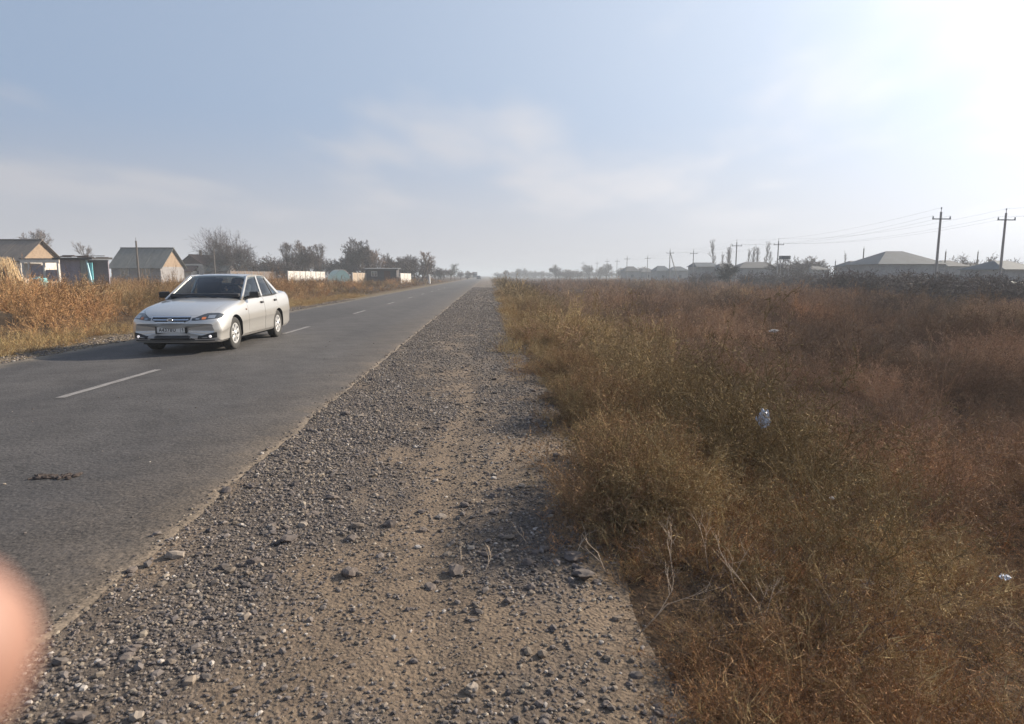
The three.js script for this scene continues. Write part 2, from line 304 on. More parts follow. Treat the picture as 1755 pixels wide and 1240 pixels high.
// ---------------------------------------------------------------- dry weeds
// One plant: stems that fan out, side branches on them, twigs on those, and small dry leaves; each a tapering sliver.
function weedGeo(seed, o) {
  const r = rng(seed), P = [], C = [];
  const tri = (a, b, c, col) => { P.push(a.x, a.y, a.z, b.x, b.y, b.z, c.x, c.y, c.z); for (let k = 0; k < 3; k++) C.push(...col); };
  const side = V(), d = V();
  const sliver = (a, b, w, col) => { d.subVectors(b, a); side.set(r() - 0.5, r() - 0.5, r() - 0.5).cross(d).normalize().multiplyScalar(w / 2); tri(a.clone().add(side), a.clone().sub(side), b, col); };
  const tone = (k) => { const b = 0.70 + 0.6 * r(); return [o.col[0] * b * k, o.col[1] * b * k * (0.94 + 0.12 * r()), o.col[2] * b * k * (0.88 + 0.2 * r())]; };
  const dir = (base, spread) => { const v = V(r() - 0.5, r() - 0.5, r() - 0.5).normalize().multiplyScalar(spread).add(base); return v.normalize(); };
  for (let s = 0; s < o.stems; s++) {
    const az = r() * 6.283, lean = o.lean * Math.sqrt(r()), len = o.h * (0.6 + 0.45 * r()), base = V(Math.cos(az) * 0.05 * r(), -0.03, Math.sin(az) * 0.05 * r());
    let dr = V(Math.cos(az) * Math.sin(lean), Math.cos(lean), Math.sin(az) * Math.sin(lean)), p = base;
    const seg = 4, pts = [p.clone()];
    for (let k = 0; k < seg; k++) { dr = dir(dr, 0.22); p = p.clone().addScaledVector(dr, len / seg); pts.push(p); }
    for (let k = 0; k < seg; k++) sliver(pts[k], k + 2 < pts.length ? pts[k + 1].clone().lerp(pts[k + 2], 0.3) : pts[k + 1], o.w * (1.7 - 0.3 * k), tone(o.stemTone ?? 1));
    for (let b = 0; b < o.branches; b++) {
      const t = mix(o.from ?? 0.15, 1, r()) * (seg - 0.001), i = Math.floor(t), q = pts[i].clone().lerp(pts[i + 1], t - i), v = dir(pts[i + 1].clone().sub(pts[i]).normalize(), o.open), bl = o.h * o.blen * (0.5 + 0.8 * r()) * (1.15 - 0.55 * t / seg);
      const e = q.clone().addScaledVector(v, bl); sliver(q, e, o.w * 1.05, tone(1));
      for (let w = 0; w < o.twigs; w++) {
        const f = r(), q2 = q.clone().lerp(e, f), v2 = dir(v, o.open), e2 = q2.clone().addScaledVector(v2, bl * 0.5 * (0.4 + r())); sliver(q2, e2, o.w * 0.8, tone(1.06));
        for (let l = 0; l < o.leaves; l++) { const q3 = q2.clone().lerp(e2, r()), v3 = dir(v2, 1.3); sliver(q3, q3.clone().addScaledVector(v3, o.leaf * (0.6 + 0.8 * r())), o.leaf * 0.38, tone(1.15)); }
      }
    }
  }
  const g = new THREE.BufferGeometry(); g.setAttribute('position', new THREE.Float32BufferAttribute(P, 3)); g.setAttribute('color', new THREE.Float32BufferAttribute(C, 3)); return g;
}
const weedMat = new THREE.MeshPhysicalMaterial({ vertexColors: true, roughness: 1, specularIntensity: 0.15, side: THREE.DoubleSide });
const W1 = [1, 1, 1];
const weedKinds = {
  near: [0, 1, 2, 3, 4].map((k) => weedGeo(501 + k, { col: W1, h: 0.72, stems: 15 + k, lean: 1.0, branches: 12, blen: 0.30, open: 0.95, twigs: 5, leaves: 3, leaf: 0.015, w: 0.0036 })),
  mid: [0, 1, 2, 3].map((k) => weedGeo(541 + k, { col: W1, h: 0.74, stems: 13, lean: 1.0, branches: 10, blen: 0.32, open: 0.9, twigs: 4, leaves: 1, leaf: 0.024, w: 0.0076 })),
  far: [0, 1, 2].map((k) => weedGeo(571 + k, { col: W1, h: 0.78, stems: 9, lean: 0.9, branches: 6, blen: 0.38, open: 0.8, twigs: 3, leaves: 0, leaf: 0.03, w: 0.016 })),
  reed: [0, 1, 2].map((k) => weedGeo(601 + k, { col: W1, h: 0.95, stems: 16, lean: 0.30, branches: 6, blen: 0.16, open: 0.45, twigs: 2, leaves: 1, leaf: 0.016, w: 0.0042, from: 0.45 })),
  straw: [0, 1, 2].map((k) => weedGeo(631 + k, { col: W1, h: 0.30, stems: 16, lean: 1.25, branches: 3, blen: 0.4, open: 0.6, twigs: 1, leaves: 0, leaf: 0.01, w: 0.0034 })),
  mat: [0, 1, 2].map((k) => weedGeo(661 + k, { col: W1, h: 0.30, stems: 12, lean: 1.5, branches: 6, blen: 0.45, open: 1.0, twigs: 3, leaves: 2, leaf: 0.010, w: 0.0028 })),
};
const PAL = { olive: [0.295, 0.220, 0.118], tan: [0.375, 0.275, 0.148], rust: [0.345, 0.192, 0.096], brown: [0.305, 0.198, 0.112], mauve: [0.290, 0.194, 0.128], straw: [0.46, 0.345, 0.18], ash: [0.16, 0.122, 0.098], gold: [0.355, 0.222, 0.105] };
const plants = new Map();
function plant(kind, x, z, s, tint, r, lift = 0) {
  const v = Math.floor(r() * weedKinds[kind].length), key = kind + v; if (!plants.has(key)) plants.set(key, { geo: weedKinds[kind][v], list: [] });
  const b = 0.66 + 0.70 * r();
  plants.get(key).list.push([x, z, s, r() * 6.283, s * (0.8 + 0.45 * r()), (r() - 0.5) * 0.3, tint.map((c) => c * b * 0.86), lift]);
}
{
  const r = rng(2024);
  const tintAt = (x, z, bank) => {
    const a = fbm(x * 0.16 + 9, z * 0.10, 151, 3), b = fbm(x * 0.5, z * 0.35, 157, 3), c = fbm(x * 0.07, z * 0.05 + 5, 163, 3);
    let t = bank ? mix3(PAL.olive, PAL.tan, sstep(0.45, 0.7, b)) : mix3(PAL.mauve, PAL.brown, sstep(0.4, 0.65, a));
    t = mix3(t, PAL.rust, sstep(0.52, 0.7, c) * (bank ? 0.35 : 0.6));
    t = mix3(t, PAL.ash, sstep(0.56, 0.72, b) * (bank ? 0.2 : 0.4));
    if (!bank) t = mix3(t, PAL.olive, sstep(0.6, 0.8, a) * 0.7);
    const v = 0.66 + 0.68 * sstep(0.36, 0.64, fbm(x * 0.33 + 4, z * 0.20, 165, 3)); return t.map((q) => q * v);
  };
  // bushes stand apart on a loose grid, so that each keeps a rounded top of its own
  const spread = (z0, z1, x0, x1, d, fn) => { for (let z = z0; z > z1; z -= d(z)) { const dd = d(z), a = x0(z), b = x1(z); for (let x = a + dd * r(); x < b; x += dd) fn(x + dd * 0.42 * (2 * r() - 1), z + dd * 0.42 * (2 * r() - 1)); } };
  // right-hand bank and field
  spread(-0.4, -13, (z) => shoulderEdge(z) + 0.1, (z) => Math.min(18, 3.2 - z * 1.15), () => 0.54, (x, z) => {
    const e = shoulderEdge(z), h = fbm(x * 0.55, z * 0.55, 171, 3), in_ = sstep(e + 0.1, e + 1.3, x), back = mix(0.62, 1, sstep(-2.2, -5.0, z + 0.5 * (x - e - 1)));
    if (r() > 0.35 + 0.65 * in_) return;
    plant(r() < 0.10 ? 'reed' : 'near', x, z, (0.68 + 0.70 * sstep(0.36, 0.64, h)) * (0.42 + 0.58 * in_) * back * (0.70 + 0.6 * r()), tintAt(x, z, x < e + 2.5), r);
  });
  spread(-13, -42, (z) => shoulderEdge(z) + 0.1, (z) => 4 - z * 1.05, (z) => 0.74 - (z + 13) * 0.010, (x, z) => { const e = shoulderEdge(z), h = fbm(x * 0.4, z * 0.3, 175, 3); if (h < 0.44 || z > -17) plant('mid', x + 0.3 * (r() - 0.5), z + 0.35, 0.75 + 0.3 * r(), tintAt(x, z, false), r); plant(r() < 0.08 ? 'reed' : 'mid', x, z, (0.78 + 0.80 * sstep(0.36, 0.64, h)) * (0.5 + 0.5 * sstep(e, e + 1.2, x)) * (0.7 + 0.6 * r()), tintAt(x, z, x < e + 3.0), r); });
  spread(-42, -190, (z) => shoulderEdge(z) + 0.2, (z) => 8 - z * 0.92, (z) => 1.0 - (z + 42) * 0.011, (x, z) => { const e = shoulderEdge(z), h = fbm(x * 0.22, z * 0.14, 177, 3); plant('far', x, z, (0.85 + 1.0 * sstep(0.34, 0.66, h)) * (0.75 + 0.5 * r()), tintAt(x, z, x < e + 3.0), r); });
  for (let k = 0; k < 1900; k++) { const z = -0.4 - 9 * r(), e = shoulderEdge(z), x = e + 0.2 + 7 * r(); if (x > 3.5 - z * 1.1) continue; const u = r(); plant('mat', x, z, 0.6 + 0.8 * r(), u < 0.2 ? PAL.tan : u < 0.6 ? PAL.brown : u < 0.8 ? PAL.rust : PAL.ash, r); }
  for (const [px, py, s] of [[1040, 905, 0.62], [1075, 890, 0.7], [1110, 900, 0.6], [1055, 845, 0.62], [1090, 820, 0.7], [1030, 800, 0.55], [1000, 730, 0.62], [1030, 720, 0.7], [985, 690, 0.6], [960, 640, 0.6], [985, 655, 0.7], [945, 600, 0.6], [925, 585, 0.6], [1120, 860, 0.75], [1150, 905, 0.7]]) { const q = ray(px, py), k = (-0.1 - EYE) / q.y; for (let i = 0; i < 4; i++) plant('near', q.x * k + 0.22 * (r() - 0.5), q.z * k + 0.22 * (r() - 0.5), s * (0.95 + 0.4 * r()), r() < 0.5 ? PAL.olive : PAL.brown, r); }
  // low growth and straw where the shoulder ends
  for (let k = 0; k < 3800; k++) { const z = -0.8 - 12 * Math.pow(r(), 1.3), e = shoulderEdge(z), x = e - 0.55 + 1.9 * r() + 0.6 * (fbm(3, z * 0.8, 181, 3) - 0.5); const h = fbm(x * 1.3, z * 1.3, 183, 3); if (h < 0.36 || r() > sstep(e - 0.6, e + 0.5, x)) continue; const u = r(); plant(u < 0.5 ? 'straw' : 'mat', x, z, (0.35 + 0.75 * r()) * sstep(0.3, 0.6, h), u < 0.35 ? PAL.straw : u < 0.5 ? PAL.gold : u < 0.75 ? PAL.rust : PAL.brown, r); }
  for (let k = 0; k < 2600; k++) { const z = -12 - 45 * r(), e = shoulderEdge(z), x = e - 0.5 + 1.3 * r(); if (fbm(x * 1.3, z * 0.7, 185, 3) < 0.4) continue; plant('straw', x, z, 0.6 + 0.9 * r(), r() < 0.5 ? PAL.straw : PAL.gold, r); }
  // left-hand verge
  const leftTint = (x, z, h) => { const c = fbm(x * 0.15, z * 0.15, 191, 3), v = 0.66 + 0.66 * sstep(0.36, 0.64, fbm(x * 0.4 + 4, z * 0.3, 194, 3)); return mix3(mix3(PAL.tan, PAL.gold, sstep(0.4, 0.65, c)), PAL.rust, sstep(0.42, 0.68, h) * 0.75).map((q) => q * v * 0.92); };
  spread(-6, -46, (z) => Math.max(ROAD_L - 30, z * 1.15 - 3), (z) => ROAD_L - 1.5 - 1.1 * fbm(2.2, z * 0.3, 187, 3), (z) => 0.56 - (z + 6) * 0.010, (x, z) => { if (Math.hypot((x + 13.5) / 1.3, (z + 16.8) / 0.9) < 0.85 || Math.abs(x + 12.4) < 0.7 && Math.abs(z + 15.6) < 0.7) return; const h = fbm(x * 0.4, z * 0.4, 189, 3), e = ROAD_L - 2; plant(r() < 0.16 ? 'reed' : 'mid', x, z, (0.50 + 0.95 * sstep(0.36, 0.64, h)) * (0.45 + 0.55 * sstep(e, e - 2.2, x)) * (0.7 + 0.6 * r()), leftTint(x, z, h), r); });
  spread(-46, -156, (z) => z * 0.8 - 4, () => ROAD_L - 1.6, (z) => 0.95 - (z + 46) * 0.010, (x, z) => { const h = fbm(x * 0.25, z * 0.25, 193, 3), e = ROAD_L - 1.6; plant('far', x, z, (0.5 + 0.75 * sstep(0.32, 0.68, h)) * (0.45 + 0.55 * sstep(e, e - 3, x)) * (0.75 + 0.5 * r()), leftTint(x, z, h), r); });
  for (let k = 0; k < 1500; k++) { const z = -7 - 40 * r(), x = ROAD_L - 0.75 - 1.6 * r(); if (fbm(x, z * 0.7, 197, 3) < 0.42) continue; plant('straw', x, z, 0.6 + 0.8 * r(), r() < 0.6 ? PAL.straw : PAL.gold, r); }
  const m = new THREE.Matrix4(), q = new THREE.Quaternion(), e = new THREE.Euler(), c = new THREE.Color();
  for (const { geo, list } of plants.values()) {
    const im = new THREE.InstancedMesh(geo, weedMat, list.length); im.name = numbered('dry_weeds'); im.userData = { kind: 'stuff', label: 'dense dry brown and olive weeds covering the field and verges', category: 'weeds' };
    list.forEach(([x, z, s, a, sy, t, col, lift], i) => { m.compose(V(x, land(x, z) + lift, z), q.setFromEuler(e.set(t, a, t * 0.6)), V(s, sy, s)); im.setMatrixAt(i, m); im.setColorAt(i, c.setRGB(...col)); });
    im.castShadow = im.receiveShadow = true; scene.add(im);
  }
}

// ---------------------------------------------------------------- bodies from joints: capsules joined with a smooth minimum
function flesh(bones, size, centre, n, k) {                        // bones: [a, b, ra, rb]; a cube of that size round centre, n cells a side
  const mc = new MarchingCubes(n, new THREE.MeshStandardMaterial(), false, false, 160000); mc.isolation = 0;
  const half = size / 2, pt = V(), ab = V(), ap = V(), h2 = n / 2;
  for (let z = 0; z < n; z++) for (let y = 0; y < n; y++) for (let x = 0; x < n; x++) {
    pt.set((x - h2) / h2 * half + centre.x, (y - h2) / h2 * half + centre.y, (z - h2) / h2 * half + centre.z);
    let d = 1e9;
    for (const [a, b, ra, rb, flat] of bones) {
      ab.subVectors(b, a); ap.subVectors(pt, a); if (flat) { ap.z *= flat; ab.z *= flat; }
      const t = clamp(ap.dot(ab) / Math.max(1e-9, ab.lengthSq())), e = ap.addScaledVector(ab, -t).length() - mix(ra, rb, t), hh = clamp(0.5 + 0.5 * (d - e) / k);
      d = d > 1e8 ? e : mix(d, e, hh) - k * hh * (1 - hh);
    }
    mc.field[x + y * n + z * n * n] = -d;
  }
  mc.update();
  const c = mc.count, g = new THREE.BufferGeometry(), p = mc.positionArray.slice(0, c * 3);
  for (let i = 0; i < c; i++) { p[3 * i] = p[3 * i] * half + centre.x; p[3 * i + 1] = p[3 * i + 1] * half + centre.y; p[3 * i + 2] = p[3 * i + 2] * half + centre.z; }
  g.setAttribute('position', new THREE.BufferAttribute(p, 3));
  const w = mergeVertices(g, 1e-6); w.computeVertexNormals(); return w;
}

// ---------------------------------------------------------------- the silver saloon (its front towards +z, its left towards +x)
const paint = new THREE.MeshPhysicalMaterial({ color: new THREE.Color().setRGB(0.58, 0.565, 0.535), metalness: 0.62, roughness: 0.30, clearcoat: 1, clearcoatRoughness: 0.06 });
const blackPlastic = std(0.022, 0.022, 0.024, 0.55), rubber = std(0.030, 0.029, 0.028, 0.85), chrome = std(0.72, 0.72, 0.72, 0.18, { metalness: 1 }), hubSilver = std(0.70, 0.70, 0.70, 0.30, { metalness: 0.6 });
const carGlass = new THREE.MeshPhysicalMaterial({ color: new THREE.Color().setRGB(0.46, 0.52, 0.53), roughness: 0.02, transmission: 1, thickness: 0, ior: 1.5 });
const archBlack = std(0.015, 0.015, 0.016, 0.95), cabin = std(0.035, 0.036, 0.042, 0.9), seatCloth = std(0.075, 0.075, 0.085, 1);
function spline(table, z) {                                        // rows sorted by falling z; smooth in between
  let i = 0; while (i < table.length - 2 && table[i + 1][0] > z) i++;
  const a = table[Math.max(0, i - 1)], b = table[i], c = table[i + 1], d = table[Math.min(table.length - 1, i + 2)], t = clamp((b[0] - z) / (b[0] - c[0]));
  return b.map((_, k) => { const m1 = (c[k] - a[k]) / (a[0] - c[0] || 1) * (b[0] - c[0]), m2 = (d[k] - b[k]) / (b[0] - d[0] || 1) * (b[0] - c[0]), t2 = t * t, t3 = t2 * t; return (2 * t3 - 3 * t2 + 1) * b[k] + (t3 - 2 * t2 + t) * m1 + (3 * t2 - 2 * t3) * c[k] + (t3 - t2) * m2; });
}
function carShell() {
  //            z     bottom shoulder middle width  shoulder width
  const T = [[2.262, 0.29, 0.520, 0.535, 0.70, 0.66], [2.25, 0.225, 0.575, 0.590, 0.765, 0.715], [2.215, 0.20, 0.605, 0.628, 0.80, 0.74], [2.15, 0.195, 0.635, 0.675, 0.815, 0.745], [2.03, 0.195, 0.675, 0.735, 0.824, 0.745], [1.88, 0.195, 0.715, 0.785, 0.828, 0.742],
    [1.60, 0.20, 0.775, 0.850, 0.831, 0.742], [1.20, 0.20, 0.840, 0.905, 0.831, 0.742], [0.85, 0.20, 0.885, 0.940, 0.831, 0.742], [0.5, 0.20, 0.902, 0.950, 0.831, 0.748], [0, 0.20, 0.915, 0.950, 0.831, 0.752], [-0.6, 0.20, 0.928, 0.952, 0.831, 0.752], [-1.2, 0.20, 0.945, 0.975, 0.831, 0.745],
    [-1.6, 0.205, 0.968, 1.022, 0.83, 0.74], [-1.9, 0.22, 0.978, 1.040, 0.828, 0.735], [-2.10, 0.25, 0.970, 1.032, 0.82, 0.72], [-2.20, 0.28, 0.93, 0.985, 0.795, 0.69], [-2.24, 0.32, 0.82, 0.86, 0.74, 0.63], [-2.262, 0.40, 0.62, 0.64, 0.64, 0.54]];
  const zs = []; for (let k = 0; k < 9; k++) zs.push(2.262 - 0.012 * k); for (let z = 2.15; z > -2.10; z -= 0.06) zs.push(z); for (let k = 0; k < 10; k++) zs.push(-2.12 - 0.0157 * k);
  const rows = zs.map((z) => {
    const [, yb, ys, yc, w, ws] = spline(T, z), s = (ys - yb) / 0.7, Y = (y) => yb + (y - 0.2) * s;
    const prof = [[0, yb], [w * 0.45, yb], [w * 0.82, yb], [w - 0.06, yb + 0.008], [w - 0.036, yb + 0.035], [w - 0.026, Y(0.26)], [w - 0.022, Y(0.262)], [w - 0.020, Y(0.34)], [w - 0.014, Y(0.43)], [w - 0.004, Y(0.505)], [w, Y(0.516)], [w, Y(0.53)], [w - 0.003, Y(0.60)], [w - 0.012, Y(0.68)], [w - 0.024, Y(0.76)], [mix(w, ws, 0.5), Y(0.835)], [mix(w, ws, 0.78), Y(0.875)], [ws, ys], [ws - 0.035, mix(ys, yc, 0.22)], [ws - 0.12, mix(ys, yc, 0.48)], [ws * 0.66, mix(ys, yc, 0.76)], [ws * 0.35, mix(ys, yc, 0.95)], [0, yc]];
    const full = [...prof.map(([x, y]) => [-x, y]).reverse(), ...prof.slice(1)];   // over the left side, under the floor, up the right
    return full.map(([x, y]) => { const a = Math.abs(x) / 0.83; return [x, y, z - 0.25 * Math.pow(a, 2.5) * sstep(1.55, 2.262, z) + 0.15 * Math.pow(a, 2.5) * sstep(-1.6, -2.262, z)]; });
  });
  const n = rows[0].length - 1, P = [], I = [];                    // first and last point coincide at the top middle
  for (const r of rows) for (let i = 0; i < n; i++) P.push(...r[i]);
  for (let j = 0; j + 1 < rows.length; j++) for (let i = 0; i < n; i++) { const a = j * n + i, b = j * n + (i + 1) % n; I.push(a, b, a + n, b, b + n, a + n); }
  for (const [j, flip] of [[0, true], [rows.length - 1, false]]) { const c = P.length / 3, r = rows[j]; P.push(0, r.reduce((s, p) => s + p[1], 0) / r.length, r.reduce((s, p) => s + p[2], 0) / r.length); for (let i = 0; i < n; i++) { const a = j * n + i, b = j * n + (i + 1) % n; I.push(...(flip ? [c, b, a] : [c, a, b])); } }
  let g = new THREE.BufferGeometry(); g.setAttribute('position', new THREE.Float32BufferAttribute(P, 3)); g.setIndex(I); g.computeVertexNormals();
  const p = g.attributes.position, a = V().fromBufferAttribute(p, I[0]);                       // make sure that faces look outwards
  let vol = 0; const A = V(), B = V(), Cc = V(); for (let k = 0; k < I.length; k += 3) { A.fromBufferAttribute(p, I[k]); B.fromBufferAttribute(p, I[k + 1]); Cc.fromBufferAttribute(p, I[k + 2]); vol += A.dot(B.cross(Cc)); }
  if (vol < 0) { for (let k = 0; k < I.length; k += 3) [I[k + 1], I[k + 2]] = [I[k + 2], I[k + 1]]; g.setIndex(I); }
  g = toCreasedNormals(g, 0.55); g.setAttribute('uv', new THREE.BufferAttribute(new Float32Array(g.attributes.position.count * 2), 2)); return g;
}
function quadPatch(c00, c10, c11, c01, bulge, n = 8) {             // a curved sheet between four corners
  const P = [], I = []; for (let j = 0; j <= n; j++) for (let i = 0; i <= n; i++) { const u = i / n, v = j / n, p = c00.clone().lerp(c10, u).lerp(c01.clone().lerp(c11, u), v); p.addScaledVector(bulge, (1 - Math.pow(2 * u - 1, 2)) * (0.55 + 0.45 * (1 - Math.pow(2 * v - 1, 2)))); P.push(p.x, p.y, p.z); }
  for (let j = 0; j < n; j++) for (let i = 0; i < n; i++) { const a = j * (n + 1) + i; I.push(a, a + 1, a + n + 1, a + 1, a + n + 2, a + n + 1); }
  const g = new THREE.BufferGeometry(); g.setAttribute('position', new THREE.Float32BufferAttribute(P, 3)); g.setIndex(I); g.computeVertexNormals(); return g;
}
function beam(p, q, w, t, wq = w, tq = t) {                        // a four-sided bar: half width and half thickness as vectors at either end
  const c = (o, a, b, sa, sb) => o.clone().addScaledVector(a, sa).addScaledVector(b, sb), S = [[-1, -1], [1, -1], [1, 1], [-1, 1]];
  const A = S.map(([x, y]) => c(p, w, t, x, y)), B = S.map(([x, y]) => c(q, wq, tq, x, y)), P = [], f = (...v) => { for (const k of [0, 1, 2, 0, 2, 3]) P.push(...v[k].toArray()); };
  for (let k = 0; k < 4; k++) f(A[k], A[(k + 1) % 4], B[(k + 1) % 4], B[k]); f(A[3], A[2], A[1], A[0]); f(...B);
  const g = new THREE.BufferGeometry(); g.setAttribute('position', new THREE.Float32BufferAttribute(P, 3)); g.computeVertexNormals(); return g;
}
function plateTexture() {
  const c = document.createElement('canvas'); c.width = 512; c.height = 112; const x = c.getContext('2d');
  x.fillStyle = '#d9d9d6'; x.fillRect(0, 0, 512, 112); x.strokeStyle = '#15151a'; x.lineWidth = 5; x.strokeRect(4, 4, 504, 104); x.beginPath(); x.moveTo(430, 6); x.lineTo(430, 106); x.stroke();
  x.fillStyle = '#15151a'; x.font = 'bold 84px sans-serif'; x.textBaseline = 'middle'; x.fillText('A437BO', 38, 60); x.fillText('1', 446, 60);
  const t = new THREE.CanvasTexture(c); t.colorSpace = THREE.SRGBColorSpace; t.magFilter = THREE.LinearFilter; return t;
}
const wheelGeos = (() => {
  const pr = [[0.175, -0.085], [0.20, -0.092], [0.245, -0.094], [0.272, -0.086], [0.284, -0.070], [0.289, -0.03], [0.289, 0.03], [0.284, 0.070], [0.272, 0.086], [0.245, 0.094], [0.20, 0.092], [0.178, 0.085], [0.170, 0.05], [0.170, -0.05], [0.175, -0.085]].map(([r, y]) => new THREE.Vector2(r, y));
  const tyre = new THREE.LatheGeometry(pr, 40); tyre.rotateZ(-Math.PI / 2);
  const sh = new THREE.Shape(); sh.absarc(0, 0, 0.185, 0, Math.PI * 2);
  for (let k = 0; k < 7; k++) { const a = k / 7 * Math.PI * 2, h = new THREE.Path(), pt = (r, o) => [Math.cos(a + o) * r, Math.sin(a + o) * r]; h.moveTo(...pt(0.072, -0.16)); h.lineTo(...pt(0.150, -0.27)); h.lineTo(...pt(0.163, 0)); h.lineTo(...pt(0.150, 0.27)); h.lineTo(...pt(0.072, 0.16)); h.closePath(); sh.holes.push(h); }
  const rim = new THREE.ExtrudeGeometry(sh, { depth: 0.018, bevelEnabled: true, bevelThickness: 0.006, bevelSize: 0.005, bevelSegments: 2, curveSegments: 32 }); rim.rotateY(Math.PI / 2); rim.translate(0.062, 0, 0);
  const well = new THREE.CylinderGeometry(0.172, 0.172, 0.03, 24); well.rotateZ(Math.PI / 2); well.translate(0.03, 0, 0);
  const cap = new THREE.SphereGeometry(0.045, 14, 8, 0, Math.PI * 2, 0, Math.PI / 2); cap.scale(1, 0.5, 1); cap.rotateZ(-Math.PI / 2); cap.translate(0.085, 0, 0);
  return { tyre, rim, well, cap };
})();
function makeCar(label) {
  const car = thing('silver_saloon_car', label, 'car');
  const ev = new Evaluator(); ev.attributes = ['position', 'normal', 'uv']; ev.useGroups = true;
  const brush = (g, m) => { if (!g.attributes.uv) g.setAttribute('uv', new THREE.BufferAttribute(new Float32Array(g.attributes.position.count * 2), 2)); const b = new Brush(g, m); b.updateMatrixWorld(); return b; };
  const shell = brush(carShell(), paint);
  const cutArch = []; for (const z of [1.36, -1.16]) for (const s of [-1, 1]) { const g = new THREE.CylinderGeometry(0.342, 0.342, 0.36, 40); g.rotateZ(Math.PI / 2); g.translate(s * 0.73, 0.305, z); cutArch.push(g); }
  let body = shell; for (const g of cutArch) body = ev.evaluate(body, brush(g, archBlack), SUBTRACTION);
  const prism = (pts, axis, a, b) => { const sh = new THREE.Shape(pts.map(([x, y]) => new THREE.Vector2(x, y))), g = new THREE.ExtrudeGeometry(sh, { depth: b - a, bevelEnabled: false }); if (axis === 'x') { g.rotateY(-Math.PI / 2); g.translate(b, 0, 0); } else { g.rotateX(Math.PI / 2); g.translate(0, b, 0); } return g; };
  const shrink = (pts, d) => { const cx = pts.reduce((s, p) => s + p[0], 0) / pts.length, cy = pts.reduce((s, p) => s + p[1], 0) / pts.length; return pts.map(([x, y]) => [x - Math.sign(x - cx) * d, y - Math.sign(y - cy) * d]); };
  const front = [[0.66, 0.245], [0.70, 0.5], [0.74, 1.3], [-0.30, 1.3], [-0.27, 0.7], [-0.27, 0.245]], rear = [[-0.28, 0.245], [-0.28, 0.7], [-0.31, 1.3], [-1.16, 1.3], [-1.14, 0.72], [-0.90, 0.56], [-0.80, 0.40], [-0.78, 0.245]];
  const panels = [];
  for (const [pts, nm] of [[front, 'front'], [rear, 'rear']]) for (const s of [1, -1]) {
    const solid = (q) => { const g = prism(q, 'x', 0.60, 1.0); if (s < 0) { g.scale(-1, 1, 1); const ix = g.index; const p = g.toNonIndexed ? g : g; flipFaces(p); return p; } return g; };
    panels.push([ev.evaluate(body, brush(solid(shrink(pts, 0.006)), paint), INTERSECTION), nm, s]);
    body = ev.evaluate(body, brush(solid(pts), archBlack), SUBTRACTION);
  }
  const hood = [[-0.60, 0.80], [0.60, 0.80], [0.655, 1.2], [0.64, 1.85], [0.50, 2.10], [0.0, 2.165], [-0.50, 2.10], [-0.64, 1.85], [-0.655, 1.2]];
  const lid = [[-0.60, -1.60], [0.60, -1.60], [0.60, -2.4], [-0.60, -2.4]];
  const hoodMesh = ev.evaluate(body, brush(prism(shrink(hood, 0.005), 'y', 0.62, 1.2), paint), INTERSECTION);
  body = ev.evaluate(body, brush(prism(hood, 'y', 0.62, 1.2), archBlack), SUBTRACTION);
  const lidMesh = ev.evaluate(body, brush(prism(shrink(lid, 0.005), 'y', 0.62, 1.2), paint), INTERSECTION);
  body = ev.evaluate(body, brush(prism(lid, 'y', 0.62, 1.2), archBlack), SUBTRACTION);
  const flat = (b) => { const m = Array.isArray(b.material) ? b.material : [b.material]; return [b.geometry, m.length === 1 ? m[0] : m]; };
  part('body', ...flat(body), car); part('bonnet', ...flat(hoodMesh), car); part('boot_lid', ...flat(lidMesh), car);
  for (const [m, nm, s] of panels) { const d = part('door', ...flat(m), car); const z = nm === 'front' ? -0.13 : -1.0, y = nm === 'front' ? 0.815 : 0.83; part('handle', rbox(0.035, 0.045, 0.15, 0.014, s * 0.808, y, z), blackPlastic, d); }
  // glass house
  const pt = (s, x, y, z) => V(s * x, y, z), X = V(1, 0, 0);
  for (const s of [1, -1]) {
    const A0 = pt(s, 0.735, 0.895, 0.83), A1 = pt(s, 0.575, 1.335, 0.06), B0 = pt(s, 0.752, 0.91, -0.27), B1 = pt(s, 0.592, 1.352, -0.36), C0 = pt(s, 0.745, 0.935, -1.02), C1 = pt(s, 0.582, 1.342, -0.88), D0 = pt(s, 0.70, 0.965, -1.46), D1 = pt(s, 0.560, 1.325, -0.98), E0 = pt(s, 0.735, 0.95, -1.27);
    const out = V(s * 0.94, 0.34, 0).multiplyScalar(0.016);
    part('pillar', beam(A0, A1, V(0, 0.016, 0.030), out, V(0, 0.016, 0.028), out), paint, car);
    part('pillar', beam(B0, B1, V(0, 0, 0.042), out, V(0, 0, 0.034), out), paint, car);
    part('pillar', beam(C0, C1.clone().add(V(0, -0.012, -0.02)), V(0, 0, 0.022), out.clone().multiplyScalar(0.7)), blackPlastic, car);
    part('pillar', beam(D0.clone().add(V(s * 0.01, 0, 0.02)), D1, V(0, 0, 0.085), out, V(0, 0, 0.055), out), paint, car);
    part('roof_rail', [beam(A1, B1, V(0, 0.020, 0), out), beam(B1, D1, V(0, 0.020, 0), out)], paint, car);
    const b = V(s * 0.018, 0, 0);
    part('side_window', quadPatch(A0.clone().add(V(0, 0.01, -0.02)), B0, B1, A1, b), carGlass, car);
    part('side_window', quadPatch(B0, C0, C1, B1, b), carGlass, car);
    part('side_window', quadPatch(C0, E0.clone().add(V(0, 0, -0.12)), D1, C1, b.clone().multiplyScalar(0.3)), carGlass, car);
